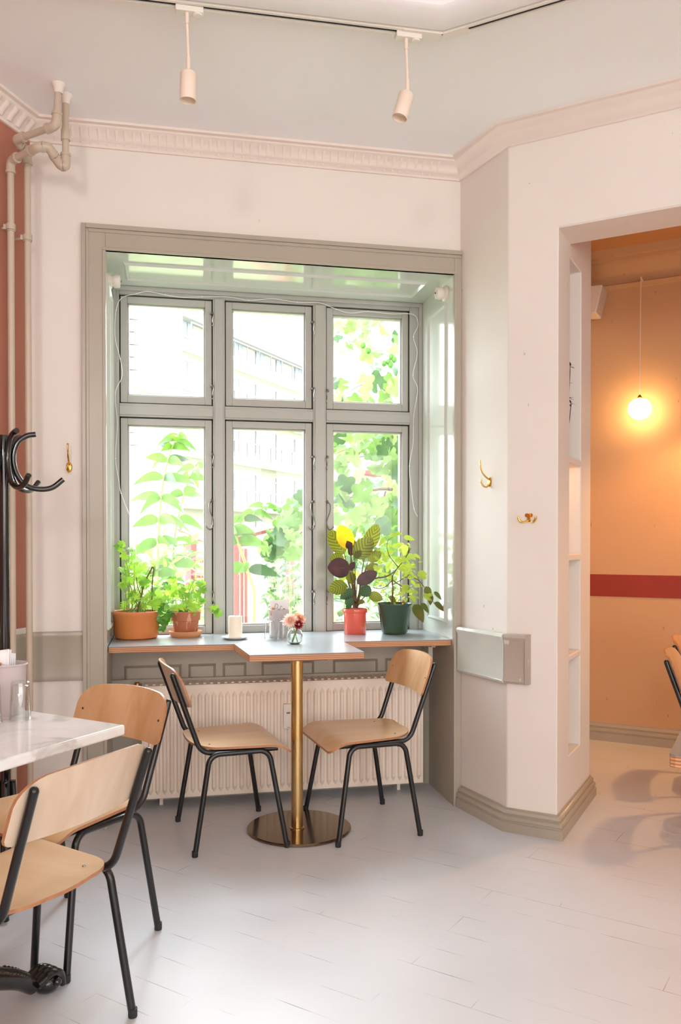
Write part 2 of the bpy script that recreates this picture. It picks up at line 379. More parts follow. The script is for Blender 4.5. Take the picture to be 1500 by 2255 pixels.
    def build(s, name, mats, parent=None, smooth=35, bevel=0, local=False, recalc=True):
        me = bpy.data.meshes.new(name)
        off = V((0, 0, 0)); p = parent
        if not local:
            while p is not None: off += p.location; p = p.parent
        me.from_pydata([tuple(v - off) for v in s.v], [], s.f)
        if not isinstance(mats, (list, tuple)): mats = [mats]
        for mm in mats: me.materials.append(mm)
        me.polygons.foreach_set('material_index', s.m)
        if s.uv:
            ul = me.uv_layers.new()
            for lp in me.loops: ul.data[lp.index].uv = s.uv.get(lp.vertex_index, (0, 0))
        if recalc:
            bm = bmesh.new(); bm.from_mesh(me); bmesh.ops.recalc_face_normals(bm, faces=bm.faces); bm.to_mesh(me); bm.free()
        me.update()
        if smooth:
            me.polygons.foreach_set('use_smooth', [True] * len(me.polygons)); me.set_sharp_from_angle(angle=math.radians(smooth))
        o = bpy.data.objects.new(name, me); COL.objects.link(o)
        if parent is not None: o.parent = parent
        if bevel:
            b = o.modifiers.new('bevel', 'BEVEL'); b.width = bevel; b.segments = 3; b.limit_method = 'ANGLE'; b.angle_limit = math.radians(40)
            b.harden_normals = True
        return o

def tag(o, label=None, cat=None, group=None, kind=None):
    if label: o['label'] = label
    if cat: o['category'] = cat
    if group: o['group'] = group
    if kind: o['kind'] = kind
    return o
def empty(name, loc=(0, 0, 0), label=None, cat=None, group=None, kind=None, rz=0):
    o = bpy.data.objects.new(name, None); COL.objects.link(o); o.location = loc; o.rotation_euler = (0, 0, rz); o.empty_display_size = .1
    return tag(o, label, cat, group, kind)
def struct(o): o['kind'] = 'structure'; return o
def children(o): return [c for c in COL.objects if c.parent == o]
def copy_tree(o, parent=None):
    c = o.copy(); COL.objects.link(c); c.parent = parent
    for ch in children(o): copy_tree(ch, c)
    return c
def cut(o, cutters):
    """subtract closed meshes from o (real boolean, applied)"""
    dg = bpy.context.evaluated_depsgraph_get
    for cm in cutters:
        co = cm.build('cutter', M['wall'], smooth=0)
        md = o.modifiers.new('cut', 'BOOLEAN'); md.operation = 'DIFFERENCE'; md.object = co; md.solver = 'EXACT'
        bpy.context.view_layer.update()
        me = bpy.data.meshes.new_from_object(o.evaluated_get(dg())); o.modifiers.clear(); o.data = me
        bpy.data.objects.remove(co)
    return o

# ------------------------------------------------------------------ plan of the place
W, H, TI, HI, RX, D = 1.613, 2.46, .093, 2.358, 1.581, .464      # casing width/top, reveal left, soffit, reveal right, reveal depth
ZC = 2.85
P1, P2, P3, P4 = V((W, 0)), V((1.693, -.345)), V((1.848, -.477)), V((2.258, .02))
c2 = V((.762, -.647)); n2 = V((.647, .762))                     # along / through the wall with the opening
LC = V((-.198, 0)); tL = V((-.47, -.883)); nL = V((.883, -.47))   # left wall corner, direction towards the viewer, inward normal
L1 = LC + tL * 1.7; LB = V((-1.5, -6.6)); RB = V((4.6, -6.6)); C9 = P3 + c2 * 3.4
F0 = V((2.794, 1.046)); cf = V((.767, -.642)); nf = V((.642, .767))
ZL = 2.4145
def xy(p, z): return (p.x, p.y, z)

fl = MB(); fl.prism([(-2.6, .36), (1.95, .36), (2.15, 1.65), (3.1, 1.9), (7, -1.6), (7, -6.8), (-2.6, -6.8)], -.08, 0)
struct(fl.build('floor', M['floor'], smooth=0))
o1, o2 = P3 + n2 * .1, C9 + n2 * .1
ce = MB(); ce.prism([(-2.6, .5), (1.8, .5), o1, o2, (7, -6.8), (-2.6, -6.8)], ZC, ZC + .1); struct(ce.build('ceiling', M['ceil'], smooth=0))
ce = MB(); ce.prism([(1.8, .5), (1.95, 1.65), (3.1, 1.9), (7, -1.6), (7, -6.8), o2, o1], ZC, ZC + .1); struct(ce.build('ceiling', M['litceil'], smooth=0))
# window wall, with the deep window recess cut through above the shelf and a radiator niche below
ww = MB(); ww.box((-.6, 0, 0), (W + .02, .56, ZC))
ww = struct(ww.build('wall_window', M['wall'], smooth=0))
cut(ww, [MB().box((TI - .02, -.1, .70), (RX + .02, 1, HI + .02)), MB().box((TI - .02, -.1, -.1), (RX + .02, .36, .9))])
wl = MB(); wl.prism([LC + tL * -.05, L1, LB, LB - V((.2, 0)), L1 - V((.2, 0)), LC - V((.2, 0))], 0, ZC)
wl = struct(wl.build('wall_left', M['terra'], smooth=0))
# solid pier to the right of the window: splay, hooked wall, jamb with a shelved niche
pier = MB(); pier.prism([P1, P2, P3, P4, V((2.36, 1.42)), V((2.2, 1.6)), V((1.86, .56)), V((W, .56))], 0, ZC)
pier = struct(pier.build('wall_right', M['wall'], smooth=0))
def jam(s, d, z): q = P3 + n2 * s - c2 * d; return V((q.x, q.y, z))   # point in the jamb: along depth, into the pier, height
nb = MB()
for z0, z1 in ((.28, .675), (.70, 1.095), (1.125, 1.505), (1.535, 2.36)):
    m = MB(); m.prism([jam(.205, -.05, 0).xy, jam(.205, .23, 0).xy, jam(.43, .23, 0).xy, jam(.43, -.05, 0).xy], z0, z1); cut(pier, [m])
pier.modifiers.new('bevel', 'BEVEL').width = .004
# wall over and beyond the opening
T2 = .215
lin_ = MB(); q0, q1 = P3 - c2 * .02, P3 + c2 * 1.5
lin_.prism([q0, q1, q1 + n2 * T2, q0 + n2 * T2], ZL, ZC)
lin_.prism([q1, C9, C9 + n2 * T2, q1 + n2 * T2], 0, ZC)
lo = struct(lin_.build('wall_opening', M['wall'], smooth=0)); lo.modifiers.new('bevel', 'BEVEL').width = .006
bk = MB(); bk.box((LB.x - .2, LB.y - .2, 0), (RB.x + .2, LB.y, ZC)); bk = struct(bk.build('wall_back', M['wall'], smooth=0))

rs = MB(); rs.prism([C9, V((C9.x + .2, C9.y)), V((RB.x + .2, RB.y)), RB], 0, ZC); rs = struct(rs.build('wall_side', M['wall'], smooth=0))
# next room
fw = MB(); a, b = F0 - cf * 1.0, F0 + cf * 4.6; fw.prism([a, b, b + nf * .15, a + nf * .15], 0, ZC)
fw = struct(fw.build('wall_far', M['peach'], smooth=0))
e0 = F0 + cf * 3.4; fr = MB(); fr.prism([e0, e0 + cf * .15, e0 + cf * .15 - nf * 3, e0 - nf * 3], 0, ZC); struct(fr.build('wall_end', M['peach'], smooth=0))
st = MB(); st.sweep([F0 - cf * .9, F0 + cf * 3.3], [(0, .852), (.003, .852), (.003, .982), (0, .982)])
struct(st.build('trim_1', M['red'], smooth=0))

# cornices
CP = [(0, ZC - .078), (.010, ZC - .078), (.014, ZC - .066), (.022, ZC - .062), (.028, ZC - .045), (.044, ZC - .026), (.058, ZC - .02), (.062, ZC - .011), (.078, ZC - .009), (.08, ZC), (0, ZC)]
co = MB(); co.sweep([L1, LC, P1, P2, C9], CP)
x = -.1
while x < W - .1:                                                   # fluting along the window wall
    co.tube([(x, -.012, ZC - .064), (x, -.024, ZC - .042), (x, -.050, ZC - .018)], .0075, 8); x += .034
for k in range(1, 34):
    q = LC + tL * (.05 * k); d = nL
    co.tube([xy(q + d * .016, ZC - .064), xy(q + d * .03, ZC - .044), xy(q + d * .056, ZC - .022)], .012, 8)
struct(co.build('trim_2', M['cornice'], smooth=50))
CF = [(0, 2.650), (.028, 2.650), (.032, 2.672), (.010, 2.682), (.014, 2.70), (.045, 2.752), (.082, 2.772), (.086, 2.785), (.104, 2.788), (.108, 2.806), (.124, 2.81), (.13, 2.828), (.138, ZC), (0, ZC)]
cf_ = MB(); cf_.sweep([F0 - cf * .42, F0 + cf * 3.3], CF)
p, q = F0 + cf * .32 - nf * .001, F0 + cf * 1.6 - nf * .001
cf_.add([xy(p, 2.66), xy(q, 2.58), xy(q, 2.70), xy(p, 2.665), xy(p - nf * .018, 2.66), xy(q - nf * .018, 2.58), xy(q - nf * .018, 2.70), xy(p - nf * .018, 2.665)],
        [(0, 1, 2, 3), (4, 7, 6, 5), (0, 4, 5, 1), (1, 5, 6, 2), (2, 6, 7, 3), (3, 7, 4, 0)])
struct(cf_.build('trim_3', M['peach'], smooth=50))
# baseboards
BP = [(0, 0), (.030, 0), (.030, .036), (.023, .039), (.023, .046), (.027, .049), (.025, .060), (.016, .064), (.016, .070), (.019, .073), (.014, .082), (.006, .085), (.005, .092), (0, .092)]
bb = MB(); bb.sweep([V((W + .004, -.02)), P2, P3, P4, P4 + V((.02, .3))], BP); struct(bb.build('baseboard_right', M['grey'], smooth=50))
bb = MB(); bb.sweep([L1, LC, V((0, 0))], BP); struct(bb.build('baseboard_left', M['grey'], smooth=50))
BF = [(p, h * 1.15) for p, h in BP]; bb = MB(); bb.sweep([F0 - cf * .5, F0 + cf * 3.3], BF); struct(bb.build('baseboard_far', M['grey'], smooth=50))
# old wainscot rails
RP = [(0, .60), (.016, .602), (.022, .612), (.018, .622), (.018, .772), (.024, .78), (.026, .79), (.02, .80), (0, .802)]
rl = MB(); rl.sweep([L1, LC, V((.0, 0))], [(p_ * .6, h + .012) for p_, h in RP]); struct(rl.build('trim_4', M['grey'], smooth=40))
rl = MB(); rl.sweep([V((W + .004, -.018)), P2], [(p_ + .006, h) for p_, h in RP]); struct(rl.build('trim_5', M['gloss'], smooth=40))
rl = MB(); rl.sweep([P2 - V((.002, -.008)), P2 + c2 * .085], [(p_ + .006, h) for p_, h in RP])
q = P2 + c2 * .082; rl.sweep([q, q + c2 * .016], [(0, .604), (.03, .604), (.034, .70), (.03, .803), (0, .803)]); struct(rl.build('trim_6', M['greyscuff'], smooth=40))
# strip of white between the terracotta and the rail
ws = MB(); ws.sweep([L1, LC], [(0, .812), (.004, .812), (.004, .836), (0, .836)]); struct(ws.build('trim_7', M['wall'], smooth=0))
# ceiling panel mouldings inside the lighting track
A0, A1, A2 = V((-.7, -.93)), V((1.205, -.955)), V((2.9, -2.36))
inner = [V((-1.0, -1.35)), A0, A1, A2, V((2.9, -5.4))]
cm = MB(); cm.sweep(inner, [(.0, ZC - .03), (.02, ZC - .036), (.105, ZC - .036), (.118, ZC - .026), (.118, ZC + .01), (0, ZC + .01)]); struct(cm.build('trim_8', M['ceil'], smooth=40))
cm = MB(); cm.sweep(inner, [(.118, ZC - .008), (.15, ZC - .008), (.15, ZC + .01), (.118, ZC + .01)]); struct(cm.build('trim_9', M['plaster'], smooth=0))

# window casing (moulded architrave) and lining of the recess
ca = MB()
def archi(m, x0, x1, z0, z1): m.box((x0, -.022, z0), (x1, .004, z1))
ca.box((0, -.016, 0), (TI, .004, H)); ca.box((RX, -.016, 0), (W + .002, .004, H)); ca.box((TI, -.016, HI), (RX, .004, H))
ca.box((0, -.026, 0), (.016, -.016, H)); ca.box((.016, -.020, 0), (.028, -.016, H - .03)); ca.box((.016, -.026, H - .018), (W, -.016, H)); ca.box((.028, -.020, H - .032), (W, -.016, H - .018))
ca.box((TI - .012, -.020, 0), (TI + .001, .004, HI)); ca.box((RX - .001, -.020, 0), (RX + .01, .004, HI)); ca.box((TI - .012, -.020, HI), (RX + .01, .004, HI + .012))
struct(ca.build('trim_10', M['grey'], smooth=40, bevel=.002))
lin2 = MB()
lin2.box((TI - .02, .0, .70), (TI, D + .03, HI)); lin2.box((RX, .0, .70), (RX + .02, D + .03, HI)); lin2.box((TI - .02, 0, HI), (RX + .02, D + .03, HI + .02))
def ring(m, f, u0, u1, v0, v1, w, h):
    """raised picture-frame moulding; f maps (u, v, height) to a point"""
    o = [(u0, v0), (u1, v0), (u1, v1), (u0, v1)]; i = [(u0 + w, v0 + w), (u1 - w, v0 + w), (u1 - w, v1 - w), (u0 + w, v1 - w)]; c = [(u0 + w / 2, v0 + w / 2), (u1 - w / 2, v0 + w / 2), (u1 - w / 2, v1 - w / 2), (u0 + w / 2, v1 - w / 2)]
    vs = [f(*p, 0) for p in o] + [f(*p, h) for p in c] + [f(*p, 0) for p in i]
    m.add(vs, [(k, (k + 1) % 4, 4 + (k + 1) % 4, 4 + k) for k in range(4)] + [(4 + k, 4 + (k + 1) % 4, 8 + (k + 1) % 4, 8 + k) for k in range(4)])
ring(lin2, lambda u, v, h: (RX - h, u, v), .085, .355, .805, 2.262, .018, .010)
ring(lin2, lambda u, v, h: (TI + h, u, v), .085, .355, .805, 2.262, .018, .010)
ring(lin2, lambda u, v, h: (u, v, HI - h), .155, 1.50, .12, .345, .018, .010)
struct(lin2.build('trim_11', M['gloss'], smooth=30))
# niche below the shelf
ni = MB(); ni.box((TI - .02, 0, 0), (TI, .36, .70)); ni.box((RX, 0, 0), (RX + .02, .36, .70)); ni.box((TI - .02, .345, 0), (RX + .02, .362, .70))
for u0, u1 in ((.145, .40), (.43, .555), (.585, .695), (.765, 1.015), (1.105, 1.325), (1.36, 1.54)): ring(ni, lambda u, v, h: (u, .345 - h, v), u0, u1, .50, .616, .012, .008)
ni.box((TI, .318, .535), (RX, .346, .556))
struct(ni.build('trim_12', M['grey'], smooth=30))

# ------------------------------------------------------------------ the window
win = struct(empty('window_1', (.837, D, .74)))
f = MB(); y0, y1 = D, D + .085
f.box((TI - .01, y0, .70), (.121, y1, HI + .01)); f.box((1.518, y0, .70), (RX + .01, y1, HI + .01)); f.box((.121, y0, 2.322), (1.518, y1, HI + .01)); f.box((.121, y0, .70), (1.518, y1, .735))
f.box((TI, y0 - .016, HI - .02), (RX, y0, HI)); f.box((RX - .018, y0 - .012, .74), (RX, y0, HI)); f.box((TI, y0 - .012, .74), (TI + .012, y0, HI))
f.build('window_frame', M['frame'], win, bevel=.003)
for x0, x1 in ((.550, .606), (1.031, 1.095)):
    f = MB(); f.box((x0, y0 - .004, .735), (x1, y1, 2.322)); f.box((x0 + .008, y0 - .012, .735), (x1 - .008, y0 - .004, 2.322)); f.build('mullion', M['frame'], win, bevel=.003)
for x0, x1 in ((.121, .550), (.606, 1.031), (1.095, 1.518)):
    f = MB(); f.box((x0, y0 - .002, 1.757), (x1, y1, 1.819)); f.box((x0, y0 - .01, 1.765), (x1, y0, 1.806)); f.build('transom', M['frame'], win, bevel=.003)
def sash(x0, x1, z0, z1, hooks, handle):
    g = .005; sy0, sy1 = D + .012, D + .062; s_ = MB(); w, wb = .036, .04
    s_.box((x0 + g, sy0, z0 + g), (x0 + w, sy1, z1 - g)); s_.box((x1 - w, sy0, z0 + g), (x1 - g, sy1, z1 - g)); s_.box((x0 + w, sy0, z1 - w), (x1 - w, sy1, z1 - g)); s_.box((x0 + w, sy0, z0 + g), (x1 - w, sy1, z0 + wb))
    s_.box((x0 + w, sy0 + .014, z0 + wb), (x0 + w + .007, sy1, z1 - w)); s_.box((x1 - w - .007, sy0 + .014, z0 + wb), (x1 - w, sy1, z1 - w)); s_.box((x0 + w, sy0 + .014, z1 - w - .007), (x1 - w, sy1, z1 - w)); s_.box((x0 + w, sy0 + .014, z0 + wb), (x1 - w, sy1, z0 + wb + .007))
    gsh = MB()  # dark strips painting the shade in the gap round the sash
    for a_, b_, e_, h_ in ((x0, x0 + .007, z0, z1), (x1 - .007, x1, z0, z1), (x0, x1, z0, z0 + .007), (x0, x1, z1 - .007, z1)): gsh.box((a_, sy0 + .006, e_), (b_, sy1 + .01, h_))
    so = s_.build('sash', M['frame'], win, bevel=.002); gsh.build('gap_shade', M['dark'], so, smooth=0)
    p = MB(); p.box((x0 + w, D + .04, z0 + wb), (x1 - w, D + .044, z1 - w)); p.build('pane', M['pane'], so, smooth=0)
    for hx, hz, sd in hooks:                                        # stay hook with eye
        h = MB(); h.ball((hx, D - .006, hz + .018), .007, 0, 8); h.tube(spline([(hx, D - .004, hz + .018), (hx + .006 * sd, D - .016, hz + .008), (hx + .002 * sd, D - .014, hz - .02), (hx + .006 * sd, D - .012, hz - .036), (hx + .001 * sd, D - .010, hz - .045)]), .0026, 6)
        h.tube([(hx - .006 * sd, D + .012, hz + .016), (hx - .006 * sd, D - .008, hz + .016)], .004, 6); h.build('window_hook', M['steel'], so)
    for hx, hz, sd in handle:                                       # long swan-neck stay
        h = MB(); h.ball((hx, D - .004, hz + .07), .008, 0, 8)
        h.tube(spline([(hx, D - .004, hz + .07), (hx - .012 * sd, D - .016, hz + .055), (hx - .010 * sd, D - .018, hz + .02), (hx + .004 * sd, D - .018, hz - .02), (hx + .003 * sd, D - .018, hz - .05), (hx - .008 * sd, D - .022, hz - .066), (hx - .022 * sd, D - .024, hz - .06), (hx - .028 * sd, D - .024, hz - .05)]), .003, 8)
        h.ball((hx + .002 * sd, D - .016, hz - .05), .006, 0, 8); h.build('stay_handle', M['steel'], so)
zu, zl = (1.819, 2.322), (.735, 1.757)
sash(.121, .550, *zu, [(.546, 2.238, 1), (.546, 1.894, 1)], []); sash(.606, 1.031, *zu, [(1.03, 2.221, 1), (1.03, 1.90, 1)], []); sash(1.095, 1.518, *zu, [(1.10, 1.893, -1)], [])
sash(.121, .550, *zl, [(.546, 1.571, 1), (.546, .92, 1)], [(.544, 1.30, 1)]); sash(.606, 1.031, *zl, [(1.03, 1.570, 1), (1.03, .917, 1)], [(1.03, 1.30, 1)]); sash(1.095, 1.518, *zl, [(1.10, 1.571, -1), (1.10, .916, -1)], [(1.10, 1.30, -1)])

# wire of fairy lights draped round the frame
rn = random.Random(3)
pts = [(.107, D - .02, 1.25), (.112, D - .018, 1.42)]
pts = [(.165, D - .012, 1.30), (.128, D - .014, 1.40), (.118, D - .016, 1.46), (.104, D - .016, 1.56), (.112, D - .016, 1.72), (.104, D - .016, 1.86), (.134, D - .014, 1.94), (.126, D - .014, 2.02), (.103, D - .016, 2.12), (.108, D - .016, 2.24), (.135, D - .016, 2.30), (.20, D - .016, 2.322), (.25, D - .016, 2.336), (.33, D - .016, 2.325), (.40, D - .016, 2.318), (.50, D - .018, 2.325), (.62, D - .018, 2.332), (.72, D - .018, 2.322), (.83, D - .018, 2.336), (.95, D - .018, 2.326), (1.06, D - .018, 2.33), (1.14, D - .016, 2.305), (1.21, D - .016, 2.29), (1.30, D - .016, 2.302), (1.42, D - .016, 2.297), (1.53, D - .016, 2.30), (1.556, D - .016, 2.25), (1.532, D - .016, 2.19), (1.552, D - .016, 2.11), (1.53, D - .016, 2.0), (1.554, D - .016, 1.93), (1.534, D - .016, 1.80), (1.53, D - .016, 1.66), (1.512, D - .016, 1.55), (1.522, D - .016, 1.44), (1.536, D - .016, 1.34), (1.555, D - .016, 1.30)]
w_ = MB(); w_.tube(spline(pts, 5), .0016, 6)
for p in pts[1::2]: w_.ball((p[0], p[1] - .001, p[2]), .0032, 0, 6)
tag(w_.build('light_wire', M['paper']), 'thin white fairy-light wire draped around the inside of the window frame', 'wire')

# curtain-pole sockets in the recess
def socket(name, c, sd, label):
    t = empty(name, c, label, 'pole socket'); ax = Matrix.Rotation(-PI / 2 * sd, 3, 'Y')
    m = MB(); m.lathe([(0, 0), (.034, 0), (.034, .010), (.030, .013), (.024, .014), (.024, .022), (0, .022)], c, 24, 0, ax); m.build('base_disc', M['white'], t)
    m = MB(); m.lathe([(0, .02), (.027, .02), (.029, .026), (.027, .046), (.0, .05)], c, 24, 0, ax); m.build('cup', M['white'], t)
    m = MB(); m.lathe([(0, .049), (.004, .049), (.004, .052), (0, .052)], c, 10, 0, ax); m.build('screw', M['dark'], t)
socket('pole_socket', (RX, .10, 2.305), 1, 'round cream pole socket high on the right side of the window recess')
socket('pole_socket', (TI, .20, 2.30), -1, 'round cream pole socket high on the left side of the window recess')

# ------------------------------------------------------------------ window table with shelf
tb = empty('window_table', (.85, -.19, 0), 'grey topped plywood sill shelf and table on a brass column under the window', 'table')
TP = [(TI + .003, .055), (.615, .055 - .01), (.645, -.315), (1.10, -.315), (1.09, .035), (RX - .003, .012), (RX - .003, D - .002), (TI + .003, D - .002)]
m = MB(); m.prism(TP, .712, .737); m.build('tabletop', M['edge'], tb, smooth=0, bevel=.0015)
m = MB(); m.prism([(x * 1.0, y) for x, y in TP], .737, .740); m.build('laminate', M['lam'], tb, smooth=0)
m = MB(); m.lathe([(0, .012), (.024, .012), (.024, .705), (0, .705)], (.85, -.19, 0), 32); m.lathe([(.024, .012), (.029, .012), (.029, .018), (.024, .02)], (.85, -.19, 0), 32); m.build('column', M['brass'], tb)
m = MB(); m.lathe([(0, 0), (.208, 0), (.212, .003), (.212, .009), (.208, .012), (0, .013)], (.862, -.165, 0), 64); m.build('base_disc', M['bronze'], tb)
m = MB(); m.box((.74, -.27, .704), (.96, -.11, .712)); m.build('mounting_plate', M['black'], tb)
br = MB(); br.box((1.50, .10, .55), (1.52, .12, .712)); br.box((1.50, .06, .70), (1.52, .34, .712)); br.tube([(1.51, .11, .57), (1.51, .24, .70)], .008, 8); br.build('bracket', M['grey'], tb)

# ------------------------------------------------------------------ radiator
ra = empty('radiator', (.87, .24, 0), 'cream panel radiator with vertical ribs in the niche below the window shelf', 'radiator')
RY = .205
m = MB(); m.box((.225, RY, .048), (1.508, RY + .018, .538)); x = .262
while x < 1.49:                                                      # raised ribs with pointed ends
    h, w = .010, .0105; zt, zb = .495, .078; q = RY
    vs = [(x - w, q, zb), (x + w, q, zb), (x + w, q, zt), (x - w, q, zt), (x, q, zb - .016), (x, q, zt + .016), (x - w * .5, q - h, zb + .008), (x + w * .5, q - h, zb + .008), (x + w * .5, q - h, zt - .008), (x - w * .5, q - h, zt - .008)]
    m.add(vs, [(6, 7, 8, 9), (0, 6, 9, 3), (1, 2, 8, 7), (0, 4, 6), (4, 1, 7, 6), (3, 9, 5), (9, 8, 2, 5)]); x += .0306
m.build('front_panel', M['rad'], ra, smooth=25)
m = MB(); m.box((.225, RY + .018, .045), (.232, .34, .54)); m.box((1.501, RY + .018, .045), (1.508, .34, .54)); m.box((.232, .325, .048), (1.501, .335, .53)); m.build('casing', M['rad'], ra, bevel=.002)
m = MB(); m.box((.225, RY + .004, .538), (1.508, .33, .542))
for k in range(40): m.box((.24 + k * .0315, RY + .03, .542), (.252 + k * .0315, .31, .546))
m.build('top_grille', M['rad'], ra)
m = MB(); m.lathe([(0, 0), (.012, 0), (.013, .01), (.013, .022), (.009, .027), (0, .027)], (.205, .25, .53), 18); m.tube(fillet([(.205, .25, .53), (.205, .25, .44), (.232, .25, .44)], .015), .009, 8); m.build('valve', M['brass'], ra)
hm = MB(); hm.box((.846, .183, .333), (.882, .2, .446)); hm = hm.build('heat_meter', M['white'], ra, bevel=.004)
m = MB(); m.box((.860, .1815, .402), (.876, .184, .410)); m.build('display', M['lcd'], hm, smooth=0)
m = MB(); m.box((.866, .1815, .416), (.8675, .184, .4175)); m.build('indicator', M['lcd'], hm, smooth=0); m = MB(); m.box((.871, .1815, .416), (.8725, .184, .4175)); m.build('indicator', M['lcd'], hm, smooth=0); m = MB(); m.box((.862, .1815, .340), (.874, .184, .342)); m.build('maker_mark', M['lcd'], hm, smooth=0)
for x in (.30, 1.40): m = MB(); m.box((x, .27, 0), (x + .015, .33, .05)); m.build('foot', M['rad'], ra)

# ------------------------------------------------------------------ chairs
def make_chair():
    R = .0102
    root = empty('school_chair')
    for s in (-1, 1):
        m = MB(); m.tube(fillet([(s * .178, -.2485, .676), (s * .171, -.142, .375), (s * .170, .158, .3725)], .06, 8), R, 14); m.ball((s * .178, -.2485, .676), R, 0, 12); m.build('upright', M['black'], root, 50, local=True)
        pr = fillet([(s * .210, -.172, .004), (s * .192, -.112, .3725), (s * .192, .01, .3725)], .045, 8); pf = fillet([(s * .192, .01, .3725), (s * .192, .118, .3725), (s * .228, .180, .004)], .045, 8)
        for pp, ft in ((pr, pr[0]), (pf, pf[-1])):
            m = MB(); m.tube(pp, R, 14); lg = m.build('leg', M['black'], root, 50, local=True)
            m = MB(); m.lathe([(0, 0), (.0105, 0), (.0115, .002), (.0115, .022), (0, .022)], (ft.x, ft.y, 0), 14); m.build('foot_cap', M['rubber'], lg, 40, local=True)
    for y in (-.085, .095):
        m = MB(); m.tube([(-.19, y, .366), (.19, y, .366)], .008, 10); m.build('cross_bar', M['black'], root, 50, local=True)
    # seat: bent plywood with waterfall front
    nu, nv, t = 18, 22, .009; top = []; bot = []
    for j in range(nv + 1):
        v = j / nv; v = .5 - .5 * math.cos(PI * v); y = -.172 + .380 * v
        w = .168 + (.213 - .168) * min(1, v * 1.15); d0, d1 = y + .172, .208 - y
        if d0 < .10: w = w - .10 + math.sqrt(max(0, .01 - (.10 - d0) ** 2)) if d0 < .10 else w
        if d1 < .03: w = w - .03 + math.sqrt(max(0, .0009 - (.03 - d1) ** 2))
        z = .3865 - (.034 * ((y - .125) / .083) ** 2 if y > .125 else 0) + (.010 * ((-.06 - y) / .11) ** 2 if y < -.06 else 0)
        for i in range(nu + 1):
            u = i / nu * 2 - 1; dish = -.004 * (1 - u * u) * (1 if y < .12 else max(0, 1 - (y - .12) / .06))
            top.append(V((w * u, y, z + t + dish))); bot.append(V((w * u, y, z + dish)))
    def slab(top, bot, nu, nv):
        m = MB(); n = nu + 1; k = len(top); q = lambda i, j: j * n + i
        fs = [(q(i, j), q(i + 1, j), q(i + 1, j + 1), q(i, j + 1)) for j in range(nv) for i in range(nu)]
        m.add(top + bot, fs); m.add([], []); m.f += [[k + a for a in reversed(f_)] for f_ in fs]; m.m += [2] * len(fs)
        loop = [q(i, 0) for i in range(nu)] + [q(nu, j) for j in range(nv)] + [q(i, nv) for i in range(nu, 0, -1)] + [q(0, j) for j in range(nv, 0, -1)]
        for a, b in zip(loop, loop[1:] + loop[:1]): m.f.append([a, a + k, b + k, b]); m.m.append(1)
        return m
    seat = slab(top, bot, nu, nv).build('seat', [M['plyside'], M['chairedge'], M['plyside']], root, 50, local=True)
    def bz(u, z): return -.142 - .1065 * (z - .375) / .301 + .0135 - .026 * (1 - (u / .89) ** 2)
    top = []; bot = []; nu, nv = 20, 14
    for j in range(nv + 1):
        v = .5 - .5 * math.cos(PI * j / nv); zb, zt = .556, .709; z = zb + (zt - zb) * v; w = .202; d0, d1 = z - zb, zt - z
        if d0 < .018: w += -.018 + math.sqrt(max(0, .018 ** 2 - (.018 - d0) ** 2))
        if d1 < .065: w += 1.15 * (-.065 + math.sqrt(max(0, .065 ** 2 - (.065 - d1) ** 2)))
        for i in range(nu + 1):
            u = i / nu * 2 - 1; x = w * u; uu = x / .2; zz = z + (-.006 * u * u if v > .5 else 0)
            top.append(V((x, bz(uu, zz) + .0085, zz))); bot.append(V((x, bz(uu, zz), zz)))
    back = slab(top, bot, nu, nv).build('backrest', [M['ply'], M['chairedge'], M['plyback']], root, 50, local=True)
    ax = Matrix.Rotation(-PI / 2, 3, 'X')
    for s in (-1, 1):
        m = MB(); m.lathe([(0, 0), (.0045, 0), (.004, .0018), (0, .002)], (s * .176, bz(.88, .625) + .0083, .625), 10, 0, ax); m.build('screw', M['steel'], back, local=True)
        m = MB(); m.lathe([(0, 0), (.0045, 0), (.004, .0018), (0, .002)], (s * .12, -.10, .395), 10); m.build('screw', M['steel'], seat, local=True)
    return root
CH = make_chair(); g = 'plywood and black steel school chairs'
chairs = [(.576, -.155, -1.435, 'plywood and black steel chair on the left of the brass column table, facing right'),
          (1.131, -.149, 1.684, 'plywood and black steel chair on the right of the brass column table, facing left'),
          (.035, -.925, 2.351, 'plywood chair pushed in at the far side of the marble table, its orange front showing'),
          (-.017, -1.477, .911, 'nearest plywood chair, its pale back towards the viewer, at the marble table'),
          (2.672, -.428, -2.22, 'plywood chair in the next room cut by the right edge, just behind the grey table'),
          (3.0, .01, -2.22, 'farthest plywood chair at the right edge, a sliver behind another chair')]
for i, (x, y, a, lb) in enumerate(chairs):
    o = CH if i == 0 else copy_tree(CH); o.location = (x, y, 0); o.rotation_euler = (0, 0, a); tag(o, lb, 'chair', g)

